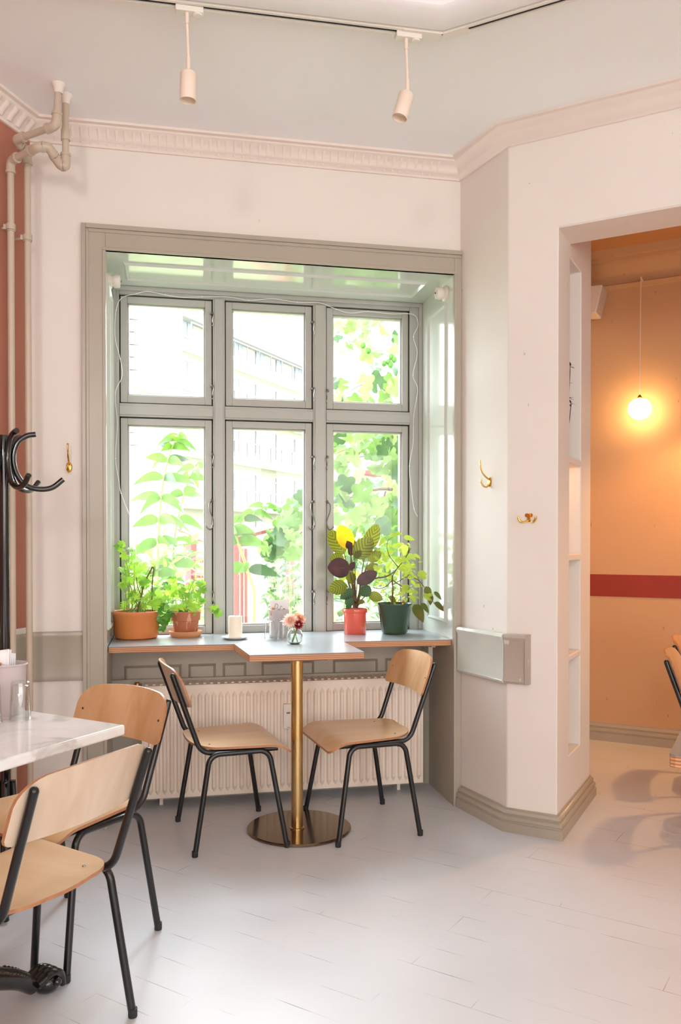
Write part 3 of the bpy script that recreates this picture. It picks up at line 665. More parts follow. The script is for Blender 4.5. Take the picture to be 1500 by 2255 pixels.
# ------------------------------------------------------------------ marble table
cA = V((.236, -1.486)); e1, e2 = V((-.745, .667)), V((-.63, -.776)); ctr = cA + (e1 + e2) * .33
mt = empty('marble_table', (ctr.x, ctr.y, 0), 'square white marble table on a black cast iron base at the left edge', 'table')
m = MB(); m.prism([cA, cA + e1 * .66, cA + (e1 + e2) * .66, cA + e2 * .66], .717, .742); m.build('tabletop', M['marble'], mt, smooth=30, bevel=.006)
m = MB(); m.lathe([(0, .10), (.05, .10), (.055, .16), (.035, .2), (.028, .3), (.034, .5), (.03, .66), (.06, .70), (.13, .717), (0, .717)], (ctr.x, ctr.y, 0), 28); m.build('column', M['iron'], mt)
tip = V((.030, -1.246)); fd = (tip - ctr); fdl = fd.length; base_ang = math.atan2(fd.y, fd.x)
for k in range(4):
    a = base_ang + k * PI / 2; d = V((math.cos(a), math.sin(a), 0)); sd = V((-d.y, d.x, 0)); c0 = V((ctr.x, ctr.y, 0)); m = MB()
    path = [c0 + d * .02 + V((0, 0, .20)), c0 + d * (fdl * .45) + V((0, 0, .125)), c0 + d * (fdl * .72) + V((0, 0, .075)), c0 + d * (fdl - .055) + V((0, 0, .035))]
    m.tube(spline(path, 8), [.034, .020], 14)
    for t in range(20):                                              # two rows of beads along the spine
        q = spline(path, 8); p = q[int(2 + t * (len(q) - 3) / 20)]; r = .0085 - .0002 * t
        m.ball(p + V((0, 0, .032 - .0006 * t)) + sd * .006, r, 0, 8); m.ball(p + V((0, 0, .022 - .0004 * t)) - sd * .018, r * .75, 0, 8)
    e = c0 + d * (fdl - .012)
    m.ball(e + V((0, 0, .030)), .030, 0, 16, (1.25, 1.25, 1.0))        # scrolled paw
    for s_ in (-1, -.35, .35, 1):
        m.tube(spline([e - d * .045 + sd * (s_ * .022) + V((0, 0, .045)), e - d * .005 + sd * (s_ * .026) + V((0, 0, .064 - .006 * abs(s_))), e + d * .026 + sd * (s_ * .024) + V((0, 0, .045)), e + d * .036 + sd * (s_ * .022) + V((0, 0, .012))], 5), [.012, .009], 10)
    for s_ in (-1, 1): m.ball(e - d * .03 + sd * (s_ * .024) + V((0, 0, .048)), .012, 0, 10); m.ball(e + d * .004 + sd * (s_ * .036) + V((0, 0, .036)), .012, 0, 10)
    m.build('foot', M['iron'], mt, 60)

def tumbler(x, y, z, label, h=.094, rb=.0258, rt=.0215):
    m = MB(); th = .0016                                             # upside-down tumbler: open end down, thick base up
    m.lathe([(rb - th, 0), (rb, 0), (rb, .003), (rt, h - .003), (rt - .003, h), (0, h), ], (x, y, z), 36)
    m.lathe([(rb - th, 0), (rt - th - .0006, h - .012), (rt - .006, h - .009), (0, h - .009)], (x, y, z), 36)
    o = m.build('tumbler', M['glass'], None, 40, recalc=False)
    me = o.data; bm = bmesh.new(); bm.from_mesh(me); bmesh.ops.remove_doubles(bm, verts=bm.verts, dist=1e-5); bmesh.ops.recalc_face_normals(bm, faces=bm.faces); bm.to_mesh(me); bm.free()
    return tag(o, label, 'glass', 'upturned tumblers')
def place(o, base):                                                   # move origin to the base point
    b = V(base)
    for v in o.data.vertices: v.co -= b
    o.location = b; return o
def tin(x, y, z, label):
    t = empty('caddy_tin', (x, y, z), label, 'tin')
    m = MB(); m.lathe([(0, 0), (.041, 0), (.043, .003), (.047, .120), (.0475, .122), (.051, .126), (.0495, .129), (.046, .127), (.0445, .12), (.041, .004), (0, .004)], (x, y, z), 48); m.build('body', M['tin'], t, 40)
    return t
# things on the marble table
tin(-.065, -1.293, .742, 'lilac grey enamel tin of napkins on the marble table')
place(tumbler(-.020, -1.372, .742, 'upturned glass tumbler in front of the tin on the marble table, the whole one'), (-.020, -1.372, .742))
place(tumbler(-.083, -1.398, .742, 'upturned glass tumbler on the marble table cut by the left edge'), (-.083, -1.398, .742))
for k in range(4):
    m = MB(); dx = -.022 + .006 * k; nu = 8; vs = []; d_ = V((.979, -.204, 0)); ny = V((.204, .979, 0))
    for j in range(9):
        for i in range(nu + 1):
            u, v = i / nu, j / 8; p = V((-.065, -1.293, .752)) + d_ * (-.036 + dx * .3 + .052 * u + .004 * v) + ny * (-.018 + .010 * k + .004 * math.sin(u * 9 + k) * v) + V((0, 0, .150 * v + .010 * u * v * (1 if k % 2 else .6) - .006 * k * v)); vs.append(p)
    n = nu + 1; m.add(vs, [(j * n + i, j * n + i + 1, (j + 1) * n + i + 1, (j + 1) * n + i) for j in range(8) for i in range(nu)])
    o = m.build('napkin', M['paper'], None, 60); sm = o.modifiers.new('thick', 'SOLIDIFY'); sm.thickness = .0012
    tag(place(o, (-.065, -1.293, .752)), 'white printed paper napkins standing in the tin on the marble table', 'napkin', 'napkins in the left tin')
m = MB(); m.tube(spline([(-.098, -1.338, .758), (-.088, -1.332, .85), (-.078, -1.330, .878)], 4), [.007, .009, ], 10); tag(place(m.build('wooden_stick', M['stick']), (-.098, -1.338, .758)), 'orange wooden stick leaning in the tin on the marble table', 'stick')

# ------------------------------------------------------------------ things on the window shelf
Z0 = .740
cd = empty('candle', (.634, .222, Z0 + .008), 'thick cream pillar candle on a white plate on the window shelf', 'candle')
m = MB(); m.lathe([(0, 0), (.030, 0), (.0315, .002), (.0315, .092), (.030, .095), (.024, .094), (.012, .091), (0, .09)], (.634, .222, Z0 + .008), 32); m.build('wax', M['wax'], cd)
m = MB(); m.tube([(.634, .222, Z0 + .097), (.635, .222, Z0 + .108)], .0012, 6); m.build('wick', M['dark'], cd)
m = MB(); m.lathe([(0, 0), (.036, 0), (.052, .004), (.060, .010), (.0605, .012), (.058, .0115), (.05, .0075), (0, .0075)], (.634, .222, Z0), 40); tag(place(m.build('plate', M['plate']), (.634, .222, Z0)), 'small white plate under the candle on the window shelf', 'plate')
tin(.835, .258, Z0, 'lilac grey enamel tin holding a card on the window table')
tc = empty('card', (.837, .25, Z0 + .006), 'white card with grey script standing in the tin on the window table', 'card')
m = MB(); m.obox((.837, .25, Z0 + .088), (.043, -.003, 0), (0, .0006, 0), (0, .008, .082)); m.build('sheet', M['paper'], tc, smooth=0)
def script(strokes, f, r):
    m = MB()
    for s_ in strokes: m.tube([f(*p) for p in spline([(a, b, 0) for a, b in s_], 6)], r, 5)
    return m
fc = lambda u, v, w=0: V((.837 + .043 * u, .247 - .003 * u + .008 * v, Z0 + .088 + .082 * v))
strokes = [[(-.55, .38), (-.45, .72), (-.28, .80), (-.15, .68), (-.25, .55), (-.42, .52)], [(-.45, .75), (-.50, .55), (-.52, .38)], [(-.12, .52), (-.2, .45), (-.12, .40), (-.04, .50), (-.02, .40)],
           [(.30, .62), (.18, .66), (.08, .52), (.14, .40), (.30, .42)], [(.45, .52), (.36, .47), (.42, .40), (.52, .46), (.45, .53), (.62, .50)], [(-.6, .30), (-.3, .26), (0, .20), (.3, .24), (.62, .30)]]
script(strokes, fc, .0009).build('lettering', M['ink'], tc)
m = MB(); m.obox((.802, .232, Z0 + .12), (.005, 0, -.002), (0, .003, 0), (.004, 0, .018)); tag(m.build('wooden_stick', M['stick'], smooth=0), 'short orange wooden stick in the tin on the window table', 'stick')
place(tumbler(.782, .160, Z0, 'upturned glass tumbler on the window table, left of the pair by the tin'), (.782, .160, Z0))
place(tumbler(.840, .155, Z0, 'upturned glass tumbler on the window table, right of the pair behind the flowers'), (.840, .155, Z0))
# bud vase and flowers
VX, VY = .868, -.010
m = MB(); m.lathe([(0, .0), (.020, .0), (.030, .012), (.0345, .032), (.031, .052), (.020, .066), (.016, .070), (.0145, .070), (.018, .064), (.0285, .051), (.032, .032), (.028, .014), (.018, .004), (0, .004)], (VX, VY, Z0), 36)
tag(place(m.build('bud_vase', M['vaseglass'], None, 60), (VX, VY, Z0)), 'small round clear glass vase with three flowers on the window table', 'vase')
def dahlia(c, ax, R, mat_, rows, label, stem_from):
    t = empty('dahlia', stem_from, label, 'flower', 'flowers in the bud vase'); ax = V(ax).normalized(); c = V(c); m = MB(); u = ax.orthogonal().normalized(); w = ax.cross(u)
    for j in range(rows):
        el = .15 + 1.1 * j / rows; k = max(8, int(22 - 12 * j / rows)); L = R * (1 - .45 * j / rows)
        for i in range(k):
            a = 2 * PI * (i + .5 * (j % 2)) / k + rnd.uniform(-.06, .06); rad = u * math.cos(a) + w * math.sin(a); d = rad * math.cos(el) + ax * math.sin(el)
            m.leaf(c - ax * .004 + rad * .002, d, ax, L * rnd.uniform(.95, 1.12), R * .22, .05, .35, 0, 4, .7)
    m.build('petals', mat_, t, 60)
    m = MB(); m.ball(c + ax * R * .12, R * .24, 0, 10); m.build('centre', M['petalo'], t)
    m = MB(); m.tube(spline([stem_from, (V(stem_from) + c) / 2 + V((.002, 0, .004)), c], 4), .0022, 8); m.build('stem', M['stemg'], t)
dahlia((VX - .022, VY - .012, Z0 + .104), (-.35, -.85, .45), .034, M['petalp'], 4, 'pale peach daisy-like flower, left one in the small glass vase', (VX + .012, VY, Z0 + .008))
dahlia((VX + .024, VY + .006, Z0 + .112), (.45, -.55, .7), .030, M['petalo'], 4, 'orange flower, back right one in the small glass vase', (VX - .012, VY + .006, Z0 + .008))
dahlia((VX + .013, VY - .024, Z0 + .086), (.15, -.95, .1), .022, M['petalr'], 5, 'dark red flower, low front one in the small glass vase', (VX - .010, VY - .004, Z0 + .008))

def pot(t, prof, c, mat_, soil_r, soil_z, rmod=None, n=48):
    m = MB(); m.lathe(prof, c, n, 0, None, rmod); m.build('pot', mat_, t, 40)
    m = MB(); m.lathe([(0, soil_z + .004), (soil_r * .6, soil_z + .006), (soil_r, soil_z), (soil_r, soil_z - .006), (0, soil_z - .006)], c, 24); m.build('soil', M['soil'], t)
def rdir(r, zlo=-.3, zhi=1.0):
    a = r.uniform(0, 2 * PI); z = r.uniform(zlo, zhi); k = math.sqrt(max(0, 1 - z * z)); return V((k * math.cos(a), k * math.sin(a), z))
# wide terracotta bowl with scented geranium
c = (.1985, .352, Z0); t = empty('potted_geranium', c, 'bushy geranium in a wide orange terracotta pot at the left end of the window shelf', 'potted plant')
pot(t, [(0, 0), (.086, 0), (.094, .006), (.099, .03), (.102, .105), (.1045, .108), (.1045, .122), (.101, .125), (.098, .122), (.096, .03), (.09, .008), (0, .008)], c, M['terrapot'], .096, .112)
r = random.Random(11); m = MB(); st = MB()
for k in range(78):
    x = r.uniform(.118, .335); hmax = 1.17 if x < .2 else (1.09 if x < .27 else .98); z = Z0 + .12 + (hmax - Z0 - .12) * r.random() ** .8; y = r.uniform(.27, .425)
    R_ = r.uniform(.020, .030); nrm = V((r.uniform(-.6, .6), -1 + r.uniform(-.2, .6), r.uniform(.1, 1.2)))
    m.lobed((x, y, z), nrm, (r.uniform(-1, 1), 0, r.uniform(-.2, 1)), R_, 7, .5, 0 if r.random() < .7 else 1, 36, .2, .09)
    if k % 2: st.tube(spline([(.19 + r.uniform(-.05, .05), .35, Z0 + .11), ((x + .19) / 2 + r.uniform(-.01, .01), (y + .35) / 2, (z + Z0 + .16) / 2), (x, y, z)], 4), .0012, 5)
m.build('leaves', [M['lg1'], M['lg2']], t, 60); st.build('stalks', M['stemg'], t, 60)
m = MB()
m.tube(spline([(.178, .33, Z0 + .11), (.196, .325, .845), (.222, .322, .935), (.232, .32, .985), (.262, .318, 1.045), (.270, .318, 1.062), (.276, .318, 1.05), (.270, .318, .99), (.268, .32, .90), (.272, .322, Z0 + .118)], 5), [.0042, .0026], 8)
m.tube(spline([(.222, .322, .935), (.206, .32, .97), (.20, .318, 1.02)], 4), .002, 6); m.build('branch', M['stemb'], t, 60)
# small clay pot on saucer
c = (.418, .372, Z0 + .010); t = empty('potted_herb', c, 'leafy plant in a small weathered clay pot on a saucer on the window shelf', 'potted plant')
pot(t, [(0, 0), (.050, 0), (.053, .003), (.060, .064), (.067, .066), (.069, .105), (.066, .107), (.063, .104), (.052, .006), (0, .006)], c, M['oldpot'], .062, .098)
m = MB(); m.lathe([(0, 0), (.064, 0), (.074, .012), (.076, .026), (.073, .027), (.068, .012), (.06, .008), (0, .008)], (c[0], c[1], Z0), 40); tag(place(m.build('saucer', M['saucer']), (c[0], c[1], Z0)), 'pale terracotta saucer under the small clay pot', 'saucer')
r = random.Random(5); m = MB(); st = MB()
sp = [(r.uniform(.355, .50), r.uniform(.30, .43), Z0 + .115 + r.random() * .14) for k in range(34)] + [(r.uniform(.285, .345), r.uniform(.28, .34), Z0 + .03 + r.random() * .16) for k in range(16)] + [(.545, .33, Z0 + .125), (.565, .325, Z0 + .112)]
for x, y, z in sp:
    m.lobed((x, y, z), (r.uniform(-.5, .5), -1 + r.uniform(-.2, .4), r.uniform(.1, 1)), (r.uniform(-1, 1), 0, r.uniform(-1, .8)), r.uniform(.020, .029), 5, .42, (2 if x < .35 else (0 if r.random() < .6 else 1)), 31, .2, .06)
    st.tube(spline([(.418 + r.uniform(-.03, .03), .372, Z0 + .105), ((x + .418) / 2, (y + .372) / 2, max(z, Z0 + .12) + .008), (x, y, z)], 4), .0011, 5)
m.build('leaves', [M['lg1'], M['lg2'], M['lgd']], t, 60); st.build('stalks', M['stemg'], t, 60)
# coral pot with prayer plant
c = (1.208, .325, Z0); t = empty('potted_calathea', c, 'large leaved calathea with a yellow leaf in a coral red pot on the window shelf', 'potted plant')
pot(t, [(0, 0), (.050, 0), (.052, .003), (.0535, .10), (.059, .102), (.0605, .106), (.0605, .117), (.059, .120), (.055, .119), (.049, .006), (0, .006)], c, M['coral'], .055, .108)
KX, KZ = .00209, .00211
def cp(zx, zy, y=0): return V((1.208 + (700 + zx / 5 - 783) * KX, .325 + y, Z0 + .12 + (1342 - 1140 - zy / 5) * KZ))
LV = [(340, 335, 215, 78, 155, 'caly', -.03), (300, 395, 115, 138, 160, 'calg', .02), (400, 440, 592, 218, 175, 'calg', -.02), (560, 365, 692, 62, 150, 'calg', .04), (330, 560, 72, 545, 185, 'calp', -.04),
      (300, 500, 130, 440, 150, 'calg', .03), (290, 735, 85, 800, 140, 'calg', -.05), (410, 720, 632, 598, 120, 'calp', -.05), (445, 765, 540, 855, 120, 'calgd', -.07), (560, 850, 716, 908, 95, 'calg', -.02), (580, 475, 722, 378, 105, 'calg', .02),
      (565, 570, 692, 520, 70, 'pil2', .03), (370, 795, 212, 890, 90, 'calgd', -.05), (360, 890, 264, 950, 90, 'calgd', -.06), (330, 640, 222, 650, 110, 'pil1', .05), (350, 600, 375, 735, 100, 'calg', .0), (380, 420, 398, 220, 80, 'calp', .03), (350, 955, 282, 995, 50, 'calgd', -.04), (470, 960, 470, 900, 60, 'pil2', -.02), (330, 520, 385, 560, 100, 'calp', -.02), (440, 640, 470, 600, 70, 'pil1', .05)]
names = ['caly', 'calg', 'calp', 'calgd', 'pil1', 'pil2']; m = MB(); st = MB()
for bx, by, tx, ty, w, nm, yy in LV:
    b0, b1 = cp(bx, by, yy), cp(tx, ty, yy - .015); d = b1 - b0; face = V((rnd.uniform(-.2, .2), -1, .25 if abs(d.z) < .06 else .1))
    m.leaf(b0, d, face, d.length, w / 5 * KX * 1.25, .0, .18, names.index(nm), 12, .9, .55)
    a0 = cp(415 + rnd.uniform(-35, 45), 1000, rnd.uniform(-.02, .02)); st.tube(spline([a0, (a0 * .5 + b0 * .5) + V((0, 0, .01)), b0], 5), [.0034, .0018], 7)
b0, b1 = cp(345, 340, -.032), cp(300, 250, -.04); d = b1 - b0; m.leaf(b0, d, (0, -1, .1), d.length, 90 / 5 * KX, 0, .18, 2, 6, .8)
b0, b1 = cp(330, 520, -.036), cp(110, 470, -.046); d = b1 - b0; m.leaf(b0, d, (0, -1, .1), d.length, 110 / 5 * KX, 0, .18, 1, 8, .9, .6)
b0, b1 = cp(400, 445, -.024), cp(470, 360, -.03); d = b1 - b0; m.leaf(b0, d, (0, -1, .1), d.length, 80 / 5 * KX, 0, .18, 5, 8, .9, .6)
m.build('leaves', [M[k] for k in names], t, 60); st.build('stalks', M['stemb'], t, 60)
# dark green ribbed pot with a straggling plant
c = (1.392, .288, Z0); t = empty('potted_coleus', c, 'straggling yellow green plant in a ribbed dark green pot on the window shelf', 'potted plant')
pot(t, [(0, 0), (.055, 0), (.058, .004), (.060, .012), (.0795, .128), (.084, .136), (.0865, .142), (.086, .146), (.082, .145), (.077, .13), (.056, .008), (0, .008)], c, M['greenpot'], .078, .128, lambda j, n, z: 1 + (.012 * (1 if j % 2 else -1) if .011 < z < .13 else 0), 96)
def gp(zx, zy, y=0):
    y -= max(0, zx - 950) / 400 * .19; k = 1 + y / 3.75                # the trailing branch leans out towards the room
    return V((.332 + (1.06 + (700 + zx / 5 - 868) * KX) * k, .288 + y, 1.18 + (Z0 + .145 - 1.18 + (1330 - 1140 - zy / 5) * KZ) * k))
m = MB()
for pl_, r0 in (([(800, 1010), (812, 900), (820, 800), (812, 700), (815, 640)], .0050), ([(815, 690), (880, 735), (960, 780), (1010, 800)], .0034), ([(815, 640), (870, 560), (940, 480), (1000, 390), (1030, 330)], .0028), ([(815, 690), (740, 760), (660, 785), (590, 770)], .0030),
                ([(515, 740), (560, 690), (640, 665), (740, 650), (830, 600), (880, 545)], .0042), ([(880, 545), (770, 400), (760, 250), (860, 190)], .002), ([(960, 660), (1060, 665), (1150, 720), (1230, 830), (1320, 970)], .0022), ([(1130, 690), (1155, 800), (1150, 900), (1150, 970)], .0018), ([(820, 740), (900, 700), (960, 660)], .0026)):
    m.tube(spline([gp(a, b, rnd.uniform(-.02, .02)) for a, b in pl_], 5), [r0, r0 * .6], 7)
m.build('stems', M['stemb'], t, 60)
m = MB(); r = random.Random(21)
PL = [(860, 185, 60, 0), (955, 245, 85, 0), (985, 320, 75, 0), (1040, 355, 75, 0), (990, 435, 90, 0), (925, 460, 60, 0), (1125, 640, 75, 0), (1090, 680, 80, 0), (1225, 715, 85, 0), (1220, 800, 95, 1), (1320, 855, 70, 1), (1275, 880, 70, 1), (1185, 890, 80, 0), (1325, 985, 90, 1), (1165, 985, 80, 1), (1080, 1015, 130, 1), (975, 560, 70, 0), (990, 610, 75, 0), (760, 440, 80, 0), (820, 350, 80, 0), (745, 250, 70, 0), (705, 490, 70, 0), (1000, 770, 80, 0), (980, 850, 70, 0), (850, 510, 80, 0), (800, 220, 60, 0), (690, 400, 60, 0), (1080, 790, 70, 0), (960, 820, 60, 0), (640, 600, 60, 0), (720, 560, 60, 0), (795, 890, 75, 1), (1050, 880, 60, 0), (900, 360, 60, 0), (1040, 720, 60, 0), (1000, 690, 60, 0), (600, 660, 50, 0), (1130, 850, 50, 0), (1240, 900, 50, 0)]
for a, b, s_, k in PL:
    p = gp(a - 10, b - s_ * .35, r.uniform(-.05, .05)); d = V((r.uniform(-.7, .9), r.uniform(-.4, .2), -.55 if k else r.uniform(-.4, .4))); m.leaf(p, d, (r.uniform(-.3, .3), -.8, .8), s_ / 5 * KX * 1.5, s_ / 5 * KX * 1.0, .2, .15, k, 7, .75, .7)
for k in range(60):
    p = gp(r.uniform(640, 1080), r.uniform(260, 640), r.uniform(.02, .11)); m.leaf(p, (r.uniform(-1, 1), r.uniform(-.4, .4), r.uniform(-.5, .6)), (0, -.8, .8), r.uniform(.024, .040), r.uniform(.016, .026), .2, .15, 0, 6, .75, .7)
for k in range(80):
    p = gp(r.uniform(600, 1120), r.uniform(450, 960), r.uniform(.0, .1)); m.leaf(p, (r.uniform(-1, 1), r.uniform(-.4, .4), r.uniform(-.6, .6)), (0, -.8, .8), r.uniform(.014, .026), r.uniform(.008, .014), .2, .15, 0, 5, .7)
m.build('leaves', [M['pil1'], M['pil2']], t, 60)
m = MB(); m.ball(gp(940, 935), .007, 0, 8, (1, 1, 1.3)); m.build('flower_bud', M['stick'], t)

# ------------------------------------------------------------------ brass hooks
def frame3(n, c):
    n = V((n[0], n[1], 0)).normalized(); sd = V((-n.y, n.x, 0)); return lambda s, o, z: V(c) + sd * s + n * o + V((0, 0, z))
def tall_hook(c, n, label):
    f = frame3(n, c); t = empty('coat_hook', c, label, 'hook', 'brass hooks'); a = math.atan2(n[1], n[0]); ax = Matrix.Rotation(a, 3, 'Z') @ Matrix.Rotation(PI / 2, 3, 'Y')
    m = MB(); o = len(m.v); m.lathe([(0, 0), (.012, 0), (.012, .003), (.009, .006), (0, .007)], (0, 0, 0), 20)
    for i in range(len(m.v)): p = m.v[i]; m.v[i] = f(p.y, p.z, p.x * 1.75)
    m.build('back_plate', M['brassbright'], t)
    m = MB(); m.tube(spline([f(0, .004, .012), f(0, .016, .018), f(0, .034, .034), f(0, .046, .060), f(0, .049, .086)], 5), [.0042, .0030], 9); m.ball(f(0, .049, .088), .0042, 0, 8); m.build('upper_arm', M['brassbright'], t)
    m = MB(); m.tube(spline([f(0, .004, -.014), f(0, .018, -.022), f(0, .032, -.018), f(0, .042, -.004), f(0, .044, .006)], 5), [.0040, .0032], 9); m.ball(f(0, .044, .007), .0042, 0, 8); m.build('lower_arm', M['brassbright'], t)
sn = V((-.974, -.226))
tall_hook((-.052, 0, 1.478), (0, -1), 'tall single brass coat hook on the wall left of the window')
tall_hook((1.665, -.223, 1.428), sn, 'tall curved brass coat hook on the splayed wall right of the window')
f = frame3((-n2.x, -n2.y), (P3.x - c2.x * .115, P3.y - c2.y * .115, 1.275)); t = empty('double_hook', f(0, 0, 0), 'small double brass hook on the pier beside the opening', 'hook', 'brass hooks')
m = MB(); m.lathe([(0, 0), (.008, 0), (.008, .003), (0, .004)], (0, 0, 0), 16)
for i in range(len(m.v)): p = m.v[i]; m.v[i] = f(p.y - .008, p.z, p.x + .008)
k = len(m.v); m.lathe([(0, 0), (.008, 0), (.008, .003), (0, .004)], (0, 0, 0), 16)
for i in range(k, len(m.v)): p = m.v[i]; m.v[i] = f(p.y + .008, p.z, p.x + .008)
m.obox(f(0, .003, -.002), (f(.006, 0, 0) - f(0, 0, 0)), (f(0, .003, 0) - f(0, 0, 0)), (0, 0, .016)); m.build('back_plate', M['brassbright'], t)
for s_ in (-1, 1):
    m = MB(); m.tube(spline([f(s_ * .002, .006, -.012), f(s_ * .014, .014, -.019), f(s_ * .026, .022, -.018), f(s_ * .034, .026, -.008), f(s_ * .035, .027, 0)], 5), [.0038, .0048], 9); m.ball(f(s_ * .035, .027, 0), .005, 0, 8); m.build('arm', M['brassbright'], t)

# ------------------------------------------------------------------ heating pipes
def pipe(label, runs, clamps, wallpts, sockets):
    b = runs[0]; t = empty('heating_pipe', (b[0], b[1], 0), label, 'pipe', 'heating pipes in the left corner'); R = .0128
    m = MB(); m.tube(fillet(runs, .030, 8), R, 16); m.build('tube', M['pipe'], t, 50)
    for i in range(1, len(runs) - 1):                                # fat elbows at every bend
        a, q, e = V(runs[i - 1]), V(runs[i]), V(runs[i + 1]); u, w = (a - q).normalized(), (e - q).normalized(); la, le = min(.045, (a - q).length * .5), min(.045, (e - q).length * .5)
        m = MB(); m.tube(fillet([q + u * la, q, q + w * le], .028, 8), R + .0042, 16)
        m.tube([q + u * (la - .008), q + u * (la + .002)], R + .0065, 16); m.tube([q + w * (le - .008), q + w * (le + .002)], R + .0065, 16); m.build('elbow', M['pipe'], t, 50)
    for (x, y, z), d in clamps:
        m = MB(); m.tube([(x, y, z - .011), (x, y, z + .011)], R + .005, 16); m.tube([(x, y, z - .016), (x, y, z - .012)], R + .003, 16)
        w = V((x, y, z)); q = LC + tL * ((V((x, y)) - LC).dot(tL)); m.tube([w, (q.x, q.y, z)], .005, 8); m.obox(w - V((.019, 0, 0)), (.007, 0, 0), (0, .004, 0), (0, 0, .009)); m.build('clamp', M['pipe'], t, 40)
    m = MB(); e = V(runs[-1]); m.lathe([(R, ZC - .034), (.0165, ZC - .03), (.019, ZC - .012), (.026, ZC - .003), (.026, ZC)], (e.x, e.y, 0), 16); m.build('ceiling_collar', M['cornice'], t, 40)
    for z in sockets: m = MB(); m.tube([(e.x, e.y, z - .02), (e.x, e.y, z + .02)], R + .004, 16); m.build('coupling', M['pipe'], t, 50)
pipe('pale heating pipe nearest the left edge, running up and looping below the cornice', [(-.243, -.165, 0), (-.243, -.165, 2.62), (-.128, -.30, 2.62), (-.09, -.30, 2.628), (-.052, -.245, 2.585), (-.034, -.245, 2.585), (-.034, -.245, ZC)], [((-.243, -.165, 2.37), 0)], None, [2.70])
pipe('pale heating pipe in the corner, right of the other, with a high offset', [(-.187, -.135, 0), (-.187, -.135, 2.672), (-.222, -.19, 2.69), (-.058, -.315, 2.70), (-.050, -.318, ZC)], [((-.187, -.135, 2.345), 0)], None, [])

# ------------------------------------------------------------------ coat stand
cs = V((-.182, -.665, 0)); t = empty('coat_stand', cs, 'black bentwood coat stand with curved hooks at the left edge', 'coat stand')
m = MB(); m.lathe([(0, .02), (.017, .02), (.017, 1.40), (.018, 1.405), (.018, 1.51), (.015, 1.522), (0, 1.524)], cs, 24); m.build('pole', M['blackgloss'], t, 40)
for k in range(6):
    a = math.radians(-57 + 60 * k); d = V((math.cos(a), math.sin(a), 0)); fz = lambda o, z: cs + d * o + V((0, 0, z))
    m = MB(); m.tube(spline([fz(.098, 1.528), fz(.07, 1.522), fz(.042, 1.500), fz(.0285, 1.455), (fz(.036, 1.405)), fz(.062, 1.365), fz(.10, 1.350), fz(.145, 1.354), fz(.183, 1.383)], 6), .0088, 12); m.build('hook', M['blackgloss'], t, 60)
for k in range(4):
    a = math.radians(10 + 90 * k); d = V((math.cos(a), math.sin(a), 0)); fz = lambda o, z: cs + d * o + V((0, 0, z))
    m = MB(); m.tube(spline([fz(.022, .40), fz(.03, .26), fz(.06, .10), fz(.12, .03), fz(.155, .011)], 6), .010, 12); m.build('leg', M['blackgloss'], t, 60)

# ------------------------------------------------------------------ lighting track and spots
tr = empty('light_track', (A1.x, A1.y, ZC), 'white ceiling lighting track with a dark slot, bent at an angle', 'light track')
def trackseg(p, q, off):
    d = (q - p).normalized(); n = V((-d.y, d.x)); m = MB(); o = n * off
    for w0, w1, z0, z1 in ((0, .010, ZC - .036, ZC), (.010, .026, ZC - .028, ZC), (.026, .036, ZC - .036, ZC)):
        a, b = p + o + n * w0, q + o + n * w0; m.prism([a, b, b + n * (w1 - w0), a + n * (w1 - w0)], z0, z1)
    m.build('rail', M['track'], tr, smooth=0)
    m = MB(); a, b = p + o + n * .0105, q + o + n * .0105; m.prism([a, b, b + n * .015, a + n * .015], ZC - .031, ZC - .0275); m.build('slot', M['dark'], tr, smooth=0)
uA = (A1 - A0).normalized(); uB = (A2 - A1).normalized()
trackseg(A0, A1 - uA * .13, .004); trackseg(A1 + uB * .08, A2, .004)
m = MB()
for u, s0, s1 in ((uA, -.13, 0.004), (uB, -.004, .08)):
    n = V((-u.y, u.x)); a, b = A1 + u * s0 + n * .003, A1 + u * s1 + n * .003; m.prism([a, b, b + n * .038, a + n * .038], ZC - .038, ZC)
m.build('corner_joint', M['track'], tr, smooth=0)
def spot(x, y, lean, yaw, label, zr=2.627):
    t = empty('spotlight', (x, y, ZC - .036), label, 'spotlight', 'ceiling track spotlights')
    m = MB(); m.box((x - .035, y - .014, ZC - .052), (x + .05, y + .018, ZC - .034)); m.lathe([(0, 0), (.014, 0), (.014, .008), (0, .008)], (x + .032, y, ZC - .058), 16); m.build('adapter', M['track'], t, bevel=.003)
    m = MB(); m.tube([(x, y, ZC - .05), (x, y, ZC - .085)], .0065, 12); m.tube([(x, y, ZC - .08), (x + .004, y, zr + .032)], .0045, 12); m.tube([(x + .004, y, zr + .035), (x + .004, y, zr)], .0068, 12); m.build('rod', M['lamp'], t, 40)
    ax = Matrix.Rotation(yaw, 3, 'Z') @ Matrix.Rotation(lean, 3, 'Y'); c = V((x + .004, y, zr - .004)); m = MB()
    m.lathe([(0, .004), (.006, .004), (.0062, -.006), (.024, -.008), (.0253, -.011), (.0253, -.092), (.0235, -.092), (.022, -.07), (0, -.066)], c, 32, 0, ax); m.build('lamp_head', M['lamp'], t, 40)
spot(.398, -.915, .02, 0, 'cream cylinder spotlight hanging straight down, left of the two on the track')
spot(1.093, -.925, .30, .15, 'cream cylinder spotlight tilted to the left, right of the two on the track', 2.632)

